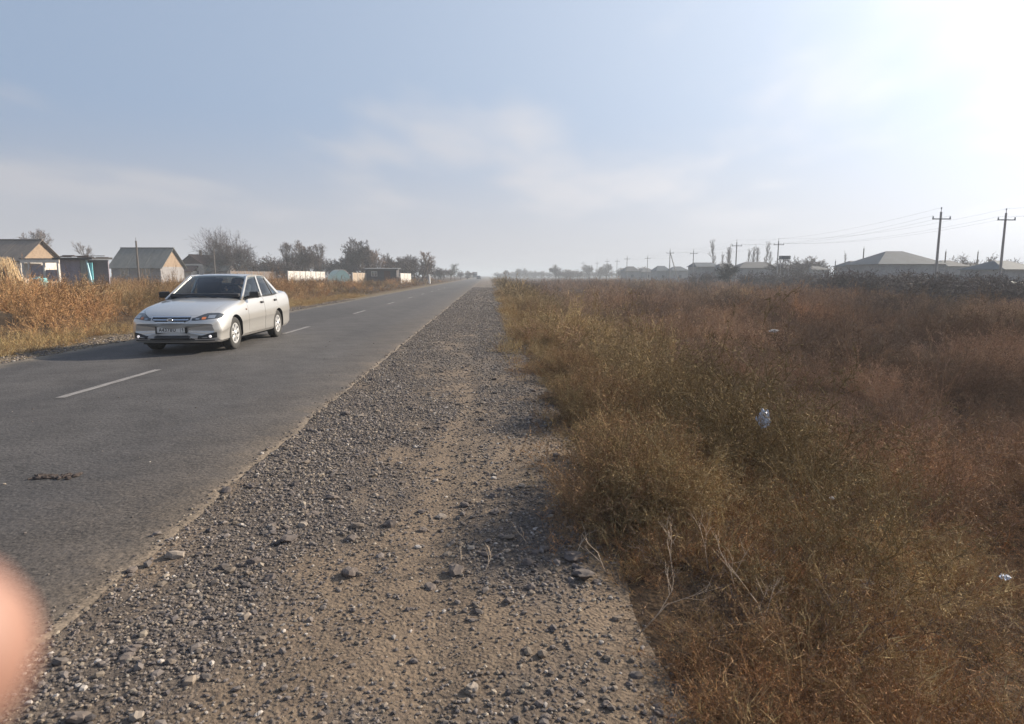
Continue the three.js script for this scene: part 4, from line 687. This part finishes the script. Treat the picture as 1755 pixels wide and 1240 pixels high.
{
  const h1 = gableHouse('brick_house', 'long grey-roofed house with a tan brick gable behind the white frame shelter', [lateral(75, 65) - 5.1, -65], 0, 10, 5.6, topAt(75, 445, 65), topAt(75, 412, 65), { wall: plaster, gable: brick, roof: slate });
  windowPart(h1, 1.2, 1.2, 2.6, 2.0, 2.83, 0);
  const h2 = gableHouse('roadside_house', 'green-grey roofed house with a yellow gable behind a wooden pole', [lateral(297, 85) - 3.0, -85], 0, 6, 6.2, topAt(290, 457, 84), topAt(290, 425, 84), { wall: greyWall, gable: brick, roof: slateGreen });
  windowPart(h2, 1.0, 1.1, 1.2, 1.9, 3.13, 0); windowPart(h2, 1.0, 1.1, -1.4, 1.9, 3.13, 0);
  const x3 = lateral(339, 98), h3 = gableHouse('cottage', 'small cottage with a dark red wooden gable and lean-to roofs', [x3, -100], -Math.PI / 2 - 0.25, 5, 3.9, topAt(339, 452, 98), topAt(339, 437, 98), { wall: plaster, gable: darkWood, roof: darkWood });
  part('chimney', box(0.28, 1.2, 0.28, 0.4, topAt(339, 437, 98) - h3.position.y + 0.2, 0), brick, h3);
  windowPart(h3, 0.8, 1.0, 2.53, 1.7, 0.9, Math.PI / 2); windowPart(h3, 0.8, 1.0, 2.53, 1.7, -0.9, Math.PI / 2);
  const h4 = gableHouse('outbuilding', 'low outbuilding with a pale sloping roof beside the dark red gable', [lateral(373, 97), -99], 0, 2.6, 3.4, topAt(373, 462, 96), topAt(373, 447, 97), { wall: greyWall, gable: greyWall, roof: slateGreen });
  windowPart(h4, 0.7, 0.8, 0, 1.3, 1.73, 0);
  gableHouse('outbuilding', 'dark low lean-to between the yellow gable and the red cottage', [lateral(314, 95), -97], 0, 1.9, 3.0, topAt(314, 464, 95), topAt(314, 456, 95), { wall: plaster, gable: darkWood, roof: darkWood });
}
{ // white frame shelter in front of the brick-gabled house
  const Z = 57, xa = lateral(41, Z), xb = lateral(102, Z), w = xb - xa, cx = (xa + xb) / 2, y0 = land(cx, -Z) - 0.1, top = topAt(70, 444, Z) - y0, o = thing('frame_shelter', 'white frame shelter with dark panels in front of the brick-gabled house', 'shelter', [cx, y0, -Z]);
  for (const f of [0.01, 0.18, 0.60, 0.99]) part('post', box(0.14, top - 0.3, 0.14, mix(-w / 2, w / 2, f), (top - 0.3) / 2, 0), white, o);
  part('beam', box(w + 0.3, 0.30, 0.2, 0, top - 0.15, 0), plaster, o); part('panel', box(w * 0.40, top * 0.55, 0.06, -w * 0.11, top * 0.55, -0.12), shade, o); part('panel', box(w * 0.37, top * 0.36, 0.06, w * 0.295, top * 0.50, -0.12), shade, o);
  part('parapet', box(w * 0.38, top * 0.28, 0.1, w * 0.295, top * 0.14, 0.02), white, o); part('side_wall', box(0.12, top - 0.32, 2.4, -w / 2 - 0.02, (top - 0.32) / 2, -1.3), plaster, o); part('roof', box(w + 0.4, 0.07, 2.9, 0, top + 0.04, -1.3), slate, o);
  const tq = single('water_tank', [rbox(1.0, 0.9, 0.8, 0.12, 0, 0.45, 0), new THREE.CylinderGeometry(0.2, 0.2, 0.12, 16).translate(0, 0.95, 0)], teal, 'small turquoise tank standing before the white frame shelter', 'tank'); const tx = lateral(66, 54); tq.position.set(tx, land(tx, -54) + 0.2, -54);
}
{ // flat-roofed shed with a turquoise door post
  const Z = 52, xa = lateral(105, Z), xb = lateral(160, Z), w = xb - xa, cx = (xa + xb) / 2, y0 = land(cx, -Z) - 0.1, top = topAt(130, 444, Z) - y0, o = thing('flat_roofed_shed', 'grey flat-roofed shed with a turquoise leaning post', 'shed', [cx, y0, -Z]);
  part('front_wall', box(w * 0.62, top, 0.16, -w * 0.17, top / 2, 0), shade, o); part('side_panel', box(w * 0.20, top, 0.14, w * 0.245, top / 2, -0.03), std(0.36, 0.40, 0.37, 0.9, { map: dirtTex }), o); part('back_wall', box(w, top, 0.12, 0, top / 2, -2.2), shade, o); part('end_wall', box(0.12, top - 0.02, 1.9, -w / 2 + 0.08, top / 2, -1.12), shade, o);
  part('door', box(w * 0.15, top * 0.9, 0.06, w * 0.42, top * 0.45, -0.05), teal, o); part('post', beam(V(w * 0.36, top, 0.12), V(w * 0.52, 0.1, 0.16), V(0.05, 0, 0), V(0, 0, 0.05)), std(0.45, 0.72, 0.78, 0.7), o);
  part('roof', box(w + 0.55, 0.16, 2.8, 0, top + 0.08, -0.95, 0, 0.03), std(0.06, 0.055, 0.055, 1, { map: dirtTex }), o);
  const r = rng(77); for (let k = 0; k < 9; k++) part('loose_plank', box(0.7 + r(), 0.05, 0.12, (r() - 0.5) * w, top + 0.20 + 0.05 * (k % 3), -0.3 - 0.5 * (k % 4), r() * 0.5), darkWood, o);
}
{ // stacked maize stalks at the edge of the yard
  const r = rng(88), gs = [], Z = 46, cx = lateral(8, Z); for (let k = 0; k < 420; k++) { const a = r() * 6.28, q = Math.sqrt(r()) * 1.5, h = 1.5 + 1.0 * r(), b = V(Math.cos(a) * q, 0, Math.sin(a) * q * 0.7); gs.push(bar(b, V(b.x * 0.45 + (r() - 0.5) * 0.5, h, b.z * 0.45 + (r() - 0.5) * 0.4), 0.025, 0.008, 3)); }
  const m = single('stalk_stack', gs, std(0.50, 0.36, 0.20, 1), 'tan stack of dry maize stalks leaning together before the white frame shelter', 'stalk stack'); m.position.set(cx, land(cx, -Z), -Z); m.userData.kind = 'stuff';
}
{ // pale panel fence, tunnel, walls and low shed along the left
  // a run parallel to the road, from the pixel column pxa at the distance Z to the column pxb farther off
  const fenceRun = (name, label, pxa, pxb, Z, yTop, n, mat, postMat) => { const x = lateral(pxa, Z), k = (px) => -lateral(px, 1), Zb = -x / k(pxb), w = Zb - Z, y0 = land(x, -(Z + Zb) / 2) - 0.2, h = topAt(pxa, yTop, Z) - y0, o = thing(name, label, 'fence', [x, y0, -(Z + Zb) / 2], Math.PI / 2); for (let i = 0; i < n; i++) part('panel', box(w / n - 0.14, h - 0.08, 0.07, -w / 2 + w / n * (i + 0.5), (h - 0.08) / 2, 0), mat, o); for (let i = 0; i <= n; i++) part('post', box(0.13, h, 0.14, -w / 2 + w / n * i, h / 2, 0.0), postMat, o); return o; };
  fenceRun('panel_fence', 'pale concrete panel fence with grey posts before the slender trees', 493, 557, 88, 463, 7, white, greyWall);
  fenceRun('panel_fence', 'tan boarded fence with white posts beside the pale green tunnel', 604, 629, 92, 466, 3, std(0.46, 0.37, 0.28, 0.95, { map: dirtTex }), white);
  fenceRun('yard_wall', 'low brownish wall behind the roof of the silver saloon', 395, 472, 84, 463, 7, std(0.22, 0.175, 0.15, 0.95, { map: dirtTex }), greyWall);
  fenceRun('yard_wall', 'short whitewashed wall between dark shed and white-trunked tree', 686, 704, 98, 467, 3, white, white);
  const Z = 93, xt = lateral(581, Z), tun = thing('plant_tunnel', 'small pale green plastic plant tunnel beside the tan fence', 'tunnel', [xt, land(xt, -Z), -Z], 0.5);
  const arch = new THREE.CylinderGeometry(1.25, 1.25, 3.2, 20, 1, false, 0, Math.PI); arch.rotateX(-Math.PI / 2); arch.rotateZ(Math.PI / 2); arch.scale(1, 1.55, 1); part('cover', arch, std(0.50, 0.70, 0.62, 0.5), tun);
  for (let k = 0; k < 5; k++) { const g = new THREE.TorusGeometry(1.27, 0.03, 6, 18, Math.PI); g.scale(1, 1.55, 1); g.translate(0, 0, -1.6 + 0.8 * k); part('hoop', g, white, tun); }
  const Zs = 104, xs = lateral(656, Zs), y0 = land(xs, -Zs) - 0.1, w = lateral(682, Zs) - lateral(630, Zs), hh = topAt(656, 460, Zs) - y0, sd = thing('low_shed', 'long dark low shed with a pale roof edge under the bushy trees', 'shed', [xs, y0, -Zs]);
  part('wall', box(w, hh - 0.1, 3, 0, (hh - 0.1) / 2, 0), std(0.11, 0.10, 0.105, 0.95, { map: dirtTex }), sd); part('roof', box(w + 0.6, 0.12, 3.6, 0, hh - 0.02, 0.05, 0, 0.05), roofGrey, sd); part('door', box(1.0, 1.9, 0.05, w * 0.2, 0.95, 1.52), darkWood, sd); windowPart(sd, 0.9, 0.7, -w * 0.22, 1.5, 1.53, 0);
}
for (const [lab, a, b, c, d, yr, ye, Z, roof, dep] of [
  ['wide house with a large blue-grey hip roof beside a tall concrete pole', 1503, 1626, 1550, 1579, 428, 451, 95, roofBlue, 10],
  ['mid-sized hip-roofed house left of the large blue-grey roof', 1462, 1502, 1474, 1490, 446, 455, 118, roofGrey, 8],
  ['small house with a rounded-looking hip roof between the tall concrete poles', 1623, 1664, 1636, 1652, 445, 455, 112, roofGrey, 8],
  ['low wide grey-roofed house behind the fan-shaped bare tree', 1664, 1708, 1676, 1700, 450, 457, 116, roofGrey, 8],
  ['dark navy-roofed house at the end of the right-hand row', 1720, 1790, 1745, 1770, 445, 460, 84, roofBlue, 9],
  ['box-like grey house with a flat-topped roof under the tallest poplar', 1193, 1234, 1197, 1230, 449, 456, 150, roofBlue, 8],
  ['long low house with a sloping roof behind the row of poplars', 1266, 1332, 1288, 1326, 448, 458, 142, roofGrey, 8],
  ['low house right of the box-like grey one under the pole', 1234, 1268, 1242, 1262, 451, 459, 146, roofGrey, 8],
  ['pale hazy hip-roofed house right of the spiky bare tree', 1340, 1385, 1352, 1372, 453, 460, 146, roofGrey, 8],
  ['pale hazy low house behind the bare grey trees', 1390, 1425, 1402, 1414, 455, 461, 140, roofGrey, 8],
  ['far domed-looking house between leaning strut and thin pole', 1150, 1182, 1160, 1172, 456, 463, 200, roofBlue, 8],
  ['far blue-roofed house behind the braced pole', 1124, 1150, 1132, 1144, 455, 463, 205, roofBlue, 8],
  ['far grey-roofed house left of the braced pole', 1070, 1098, 1078, 1090, 456, 464, 215, roofGrey, 8],
  ['faint low house on the haze left of the braced pole', 1098, 1124, 1106, 1116, 459, 465, 220, roofGrey, 8],
]) hipHouse('hip_roofed_house', lab, a, b, c, d, yr, ye, Z, { wall: farWall, roof }, dep);
{ // board on posts and tarpaulin heap
  const Z = 110, x = lateral(1343, Z), y0 = land(x, -Z), o = thing('board_on_posts', 'dark horizontal board on two posts beside a power pole', 'board', [x, y0, -Z]), top = topAt(1343, 438, Z) - y0;
  part('board', box(2.0, 0.62, 0.08, 0, top - 0.31, 0), roofBlue, o); for (const s of [-0.7, 0.7]) part('post', bar(V(s, 0, 0.09), V(s, top - 0.05, 0.09), 0.05), greyWall, o);
  const g = new THREE.SphereGeometry(1.5, 26, 14, 0, Math.PI * 2, 0, Math.PI / 2), p = g.attributes.position; for (let i = 0; i < p.count; i++) { const k = 0.75 + 0.5 * fbm(p.getX(i) * 1.5 + 5, p.getZ(i) * 1.5 + p.getY(i), 301, 3); p.setXYZ(i, p.getX(i) * k * 1.5, p.getY(i) * k * 0.75, p.getZ(i) * k); } g.computeVertexNormals();
  const Zt = 66, xt = lateral(1738, Zt), t = single('tarpaulin_heap', g, std(0.70, 0.74, 0.66, 0.7, { map: dirtTex }), 'pale heap under a tarpaulin before the dark navy-roofed house', 'heap'); t.position.set(xt, land(xt, -Zt) + 0.5, -Zt);
}

// ---------------------------------------------------------------- power poles and cables
const concrete = std(0.46, 0.44, 0.42, 0.95, { map: dirtTex }), poleWood = std(0.12, 0.10, 0.085, 1), steel = std(0.10, 0.10, 0.10, 0.7), glassBrown = std(0.35, 0.36, 0.36, 0.3);
function pole(label, x, z, top, arm = true, group, mat = concrete) {
  const y0 = land(x, z), h = top - y0, o = thing('power_pole', label, 'power pole', [x, y0, z], 0, group);
  part('shaft', bar(V(0, -0.1, 0), V(0, h - 0.35, 0), 0.135, 0.088, 8), mat, o); part('top_pin', bar(V(0, h - 0.4, 0), V(0, h, 0), 0.025), steel, o);
  if (arm) { part('cross_arm', box(1.7, 0.09, 0.09, 0, h - 1.0, 0.13), steel, o); for (const s of [-0.8, 0.8]) part('insulator', new THREE.CylinderGeometry(0.05, 0.07, 0.22, 8).translate(s, h - 0.86, 0.13), glassBrown, o); part('insulator', new THREE.CylinderGeometry(0.05, 0.06, 0.16, 8).translate(0, h - 0.02, 0), glassBrown, o); }
  return o;
}
{
  const lab = (px) => ({ 1603: 'tall concrete power pole rising beside the large blue-grey roof', 1713: 'tall concrete power pole beside the dark navy-roofed house', 1331: 'grey power pole beside the dark board on posts', 1260: 'dark power pole with a cross arm above the little round tree', 1147: 'power pole propped by a leaning strut', 1187: 'thin power pole left of the box-like grey house' })[px] ?? 'small hazy power pole in the line running to the horizon';
  const A = [[1603, 356, 58], [1260, 411, 110], [1147, 426, 148], [1074, 438, 198], [1040, 443, 240], [999, 447, 284]], B = [[1713, 358, 59], [1331, 409, 108], [1187, 427, 150], [1109, 437, 196], [1057, 443, 236], [1023, 447, 280]];
  const cables = (list, n) => { for (let i = 0; i + 1 < list.length && i < n; i++) for (const s of [-0.8, 0, 0.8]) {
    const a = list[i], b = list[i + 1], pts = []; for (let k = 0; k <= 14; k++) { const t = k / 14; pts.push(V(mix(a[0] + s, b[0] + s, t), mix(a[1] - (s ? 0.74 : 0), b[1] - (s ? 0.74 : 0), t) - 0.9 * 4 * t * (1 - t) * Math.hypot(a[2] - b[2]) / 50, mix(a[2] + 0.13, b[2] + 0.13, t))); }
    single('power_cable', new THREE.TubeGeometry(new THREE.CatmullRomCurve3(pts), 28, 0.0055, 4), steel, 'thin power cable sagging between two power poles', 'cable', 'cables between the power poles');
  } };
  for (const line of [A, B]) { const tops = line.map(([px, py, Z]) => { const x = lateral(px, Z), t = topAt(px, py, Z), far = Z > 190; const o = pole(lab(px), x, -Z, t, true, far ? 'hazy poles running to the horizon' : undefined); if (px === 1147) { const h = t - o.position.y; part('strut', bar(V(2.4, -0.1, 0), V(0.05, h - 0.9, 0), 0.12, 0.09, 8), concrete, o); } return [x, t + 0.04, -Z]; }); cables(line === A ? tops : [[tops[0][0] + 0.4, tops[0][1], -8], ...tops], line === A ? 3 : 4); }
  for (const [px, py, Z, l] of [[1477, 422, 112, 'thin pole rising behind the mid-sized hip-roofed house'], [1617, 427, 104, 'short thin pole just right of the large blue-grey roof'], [1672, 428, 113, 'short thin pole in front of the fan-shaped bare tree'], [1430, 444, 130, 'very short thin pole near the pale hazy low house']]) pole(l, lateral(px, Z), -Z, topAt(px, py, Z), false, undefined, poleWood);
  pole('bare wooden pole in front of the yellow-gabled house', lateral(238, 74), -74, topAt(238, 407, 74), false, undefined, poleWood);
  pole('thin wooden pole just left of the large round tree', lateral(369, 93), -93, topAt(369, 421, 93), false, undefined, poleWood);
}
// ---------------------------------------------------------------- traffic far down the road
{
  const Z = 250, c = copyOf(car, [lateral(846, Z) - 0.6, 0.01, -Z], Math.PI, 1, 'small far dark car on the right lane near the horizon'); c.name = numbered('far_car'); const dark = std(0.05, 0.055, 0.065, 0.4); c.traverse((m) => { if (m.isMesh) m.material = Array.isArray(m.material) ? m.material.map((k) => k === paint ? dark : k) : m.material === paint ? dark : m.material; }); c.position.x = -3.3;
  const Zt = 330, t = thing('far_truck', 'tiny far box truck approaching where the road meets the horizon', 'truck', [-6.3, 0.01, -Zt]);
  part('cargo_box', rbox(2.4, 2.5, 5.5, 0.05, 0, 2.0, -2), std(0.20, 0.20, 0.22), t); part('cab', rbox(2.2, 1.9, 1.9, 0.2, 0, 1.55, 1.9), std(0.07, 0.08, 0.11, 0.5), t); part('windscreen', box(1.9, 0.75, 0.04, 0, 1.95, 2.86), pane, t); part('bumper', box(2.2, 0.35, 0.15, 0, 0.55, 2.85), steel, t);
  for (const z of [1.9, -3.2]) for (const s of [-1, 1]) part('wheel', new THREE.CylinderGeometry(0.45, 0.45, 0.3, 18).rotateZ(Math.PI / 2).translate(s * 1.0, 0.45, z), rubber, t);
}

// ---------------------------------------------------------------- litter and dead branches by the shoulder
const onPlane = (px, py, y) => { const q = ray(px, py), k = (y - EYE) / q.y; return V(q.x * k, y, q.z * k); };
function crumple(seed, s, sy) { const g = mergeVertices(new THREE.IcosahedronGeometry(0.5, 5).deleteAttribute('normal').deleteAttribute('uv')), p = g.attributes.position; for (let i = 0; i < p.count; i++) { const v = V().fromBufferAttribute(p, i), k = 0.55 + 0.55 * Math.abs(fbm(v.x * 4 + seed, v.y * 4 + v.z * 3, seed, 3) - 0.5) * 3 + 0.10 * vnoise(v.x * 11 + v.z * 9, v.y * 11 - v.z * 7, seed + 3); p.setXYZ(i, v.x * k * s, v.y * k * s * sy, v.z * k * s * 0.8); } return g.toNonIndexed(); }
const filmMat = new THREE.MeshPhysicalMaterial({ color: new THREE.Color().setRGB(0.58, 0.65, 0.76), roughness: 0.25, transmission: 0.5, thickness: 0, side: THREE.DoubleSide });
{
  const put = (nm, px, py, y, s, sy, seed, mat, label, cat) => { const p = onPlane(px, py, y), m = single(nm, crumple(seed, s, sy), mat, label, cat); m.position.copy(p); return m; };
  put('plastic_bag', 1309, 717, 0.24, 0.125, 1.6, 5, filmMat, 'crumpled clear plastic bag caught on top of the field weeds', 'bag');
  put('plastic_bag', 1722, 988, -0.30, 0.06, 0.5, 9, filmMat, 'torn clear plastic scrap lying deep in the weeds near bare stems', 'bag');
  put('paper_scrap', 1327, 567, -0.1, 0.30, 0.35, 12, white, 'white paper scrap lying far out on the brown weeds', 'litter');
  put('paper_scrap', 1425, 853, 0.0, 0.035, 0.6, 15, white, 'tiny white paper scrap caught on a twig near the plastic bag', 'litter');
  put('blue_wrapper', 1068, 792, -0.12, 0.10, 0.5, 19, std(0.06, 0.16, 0.26, 0.4), 'small blue wrapper in the dark hollow at the shoulder edge', 'litter');
}
{ // pale dead branches
  const r = rng(333), dead = std(0.50, 0.40, 0.30, 0.95), spots = [[1175, 960, 0.40], [1128, 915, 0.26], [1215, 985, 0.42], [1040, 985, 0.30], [1155, 1000, 0.34], [1265, 1015, 0.40], [985, 962, 0.22], [1030, 905, 0.2], [1420, 1005, 0.34], [1560, 1000, 0.4], [1100, 1080, 0.4], [1330, 1090, 0.45], [905, 940, 0.2], [830, 990, 0.22], [790, 975, 0.15]];
  for (const [px, py, h] of spots) {
    const b = onPlane(px, py, -0.08), gs = [], y0 = Math.max(land(b.x, b.z), shoulderEdge(b.z) > b.x ? shoulderY(b.x, b.z) : -9), grow = (p, v, len, rad, l) => { const e = p.clone().addScaledVector(v, len); gs.push(bar(p, e, rad, rad * 0.6, 4)); if (l < 3) for (let k = 0; k < 2 + (r() < 0.4); k++) { const f = mix(0.5, 1, r()); grow(p.clone().lerp(e, f), V(v.x + (r() - 0.5) * 1.5, v.y + (r() - 0.45) * 1.1, v.z + (r() - 0.5) * 1.5).normalize(), len * (0.5 + 0.3 * r()), rad * 0.58, l + 1); } };
    grow(V(0, -0.02, 0), V((r() - 0.5) * 1.3, 0.5 + 0.6 * r(), (r() - 0.5) * 1.3).normalize(), h * 0.42, 0.0030, 0);
    const m = single('dead_branch', gs, dead, 'pale dead forked twig poking out of the low weeds by the shoulder', 'branch', 'pale dead twigs at the shoulder edge'); m.position.set(b.x, y0, b.z);
  }
}
// ---------------------------------------------------------------- the hand that holds the camera; only one fingertip reaches into the view
{
  const M = camera.matrixWorld, cam = (x, y, z) => V(x, y, z).applyMatrix4(M), D = 0.055, tipc = [(-165 - CX) / FPX * D, -(1135 - CY) / FPX * D, -D];
  const [tx, ty, tz] = tipc, bones = [], fin = (base, j1, j2, tip, r0, r1) => { bones.push([cam(...base), cam(...j1), r0, r0 * 0.96], [cam(...j1), cam(...j2), r0 * 0.96, r0 * 0.92], [cam(...j2), cam(...tip), r0 * 0.92, r1]); };
  const off = (a, x, y, z) => [a[0] + x, a[1] + y, a[2] + z];
  // index finger: the tip seen at the edge of the picture, the rest going down, left and back
  const i2 = off(tipc, -0.017, -0.014, 0.004), i1 = off(i2, -0.014, -0.020, 0.012), i0 = off(i1, -0.010, -0.034, 0.022); fin(i0, i1, i2, tipc, 0.0098, 0.0094);
  const m2 = off(tipc, -0.034, -0.018, 0.018), m1 = off(m2, -0.008, -0.024, 0.010), m0 = off(i0, -0.018, -0.006, 0.012); fin(m0, m1, m2, off(m2, 0.013, 0.016, -0.006), 0.0095, 0.0082);
  const r2 = off(m2, -0.014, -0.016, 0.016), r0 = off(m0, -0.014, -0.008, 0.012), r1 = off(r2, -0.006, -0.022, 0.009); fin(r0, r1, r2, off(r2, 0.012, 0.014, -0.006), 0.0090, 0.0078);
  const l2 = off(r2, -0.010, -0.022, 0.014), l0 = off(r0, -0.008, -0.012, 0.014), l1 = off(l2, -0.004, -0.016, 0.008); fin(l0, l1, l2, off(l2, 0.010, 0.011, -0.004), 0.0078, 0.0066);
  const wrist = off(m0, -0.018, -0.085, 0.050), th0 = off(wrist, 0.028, 0.022, 0.004), th1 = off(th0, 0.020, 0.034, 0.008), th2 = off(th1, 0.010, 0.028, 0.010); fin(th0, th1, th2, off(th2, 0.006, 0.022, 0.004), 0.0125, 0.0095);
  for (const k of [i0, m0, r0, l0]) bones.push([cam(...k), cam(...wrist), 0.0115, 0.020]);
  bones.push([cam(...wrist), cam(...off(wrist, -0.030, -0.090, 0.060)), 0.026, 0.033]);
  const c = cam(...off(m0, -0.004, -0.035, 0.022)), g = flesh(bones, 0.36, c, 118, 0.005);
  const hand = thing('hand', 'bare hand holding up one finger that blurs into the edge of the lens', 'hand'); part('palm_and_fingers', g, new THREE.MeshPhysicalMaterial({ color: new THREE.Color().setRGB(0.30, 0.165, 0.125), roughness: 0.55 }), hand);
}

renderer.render(scene, camera);
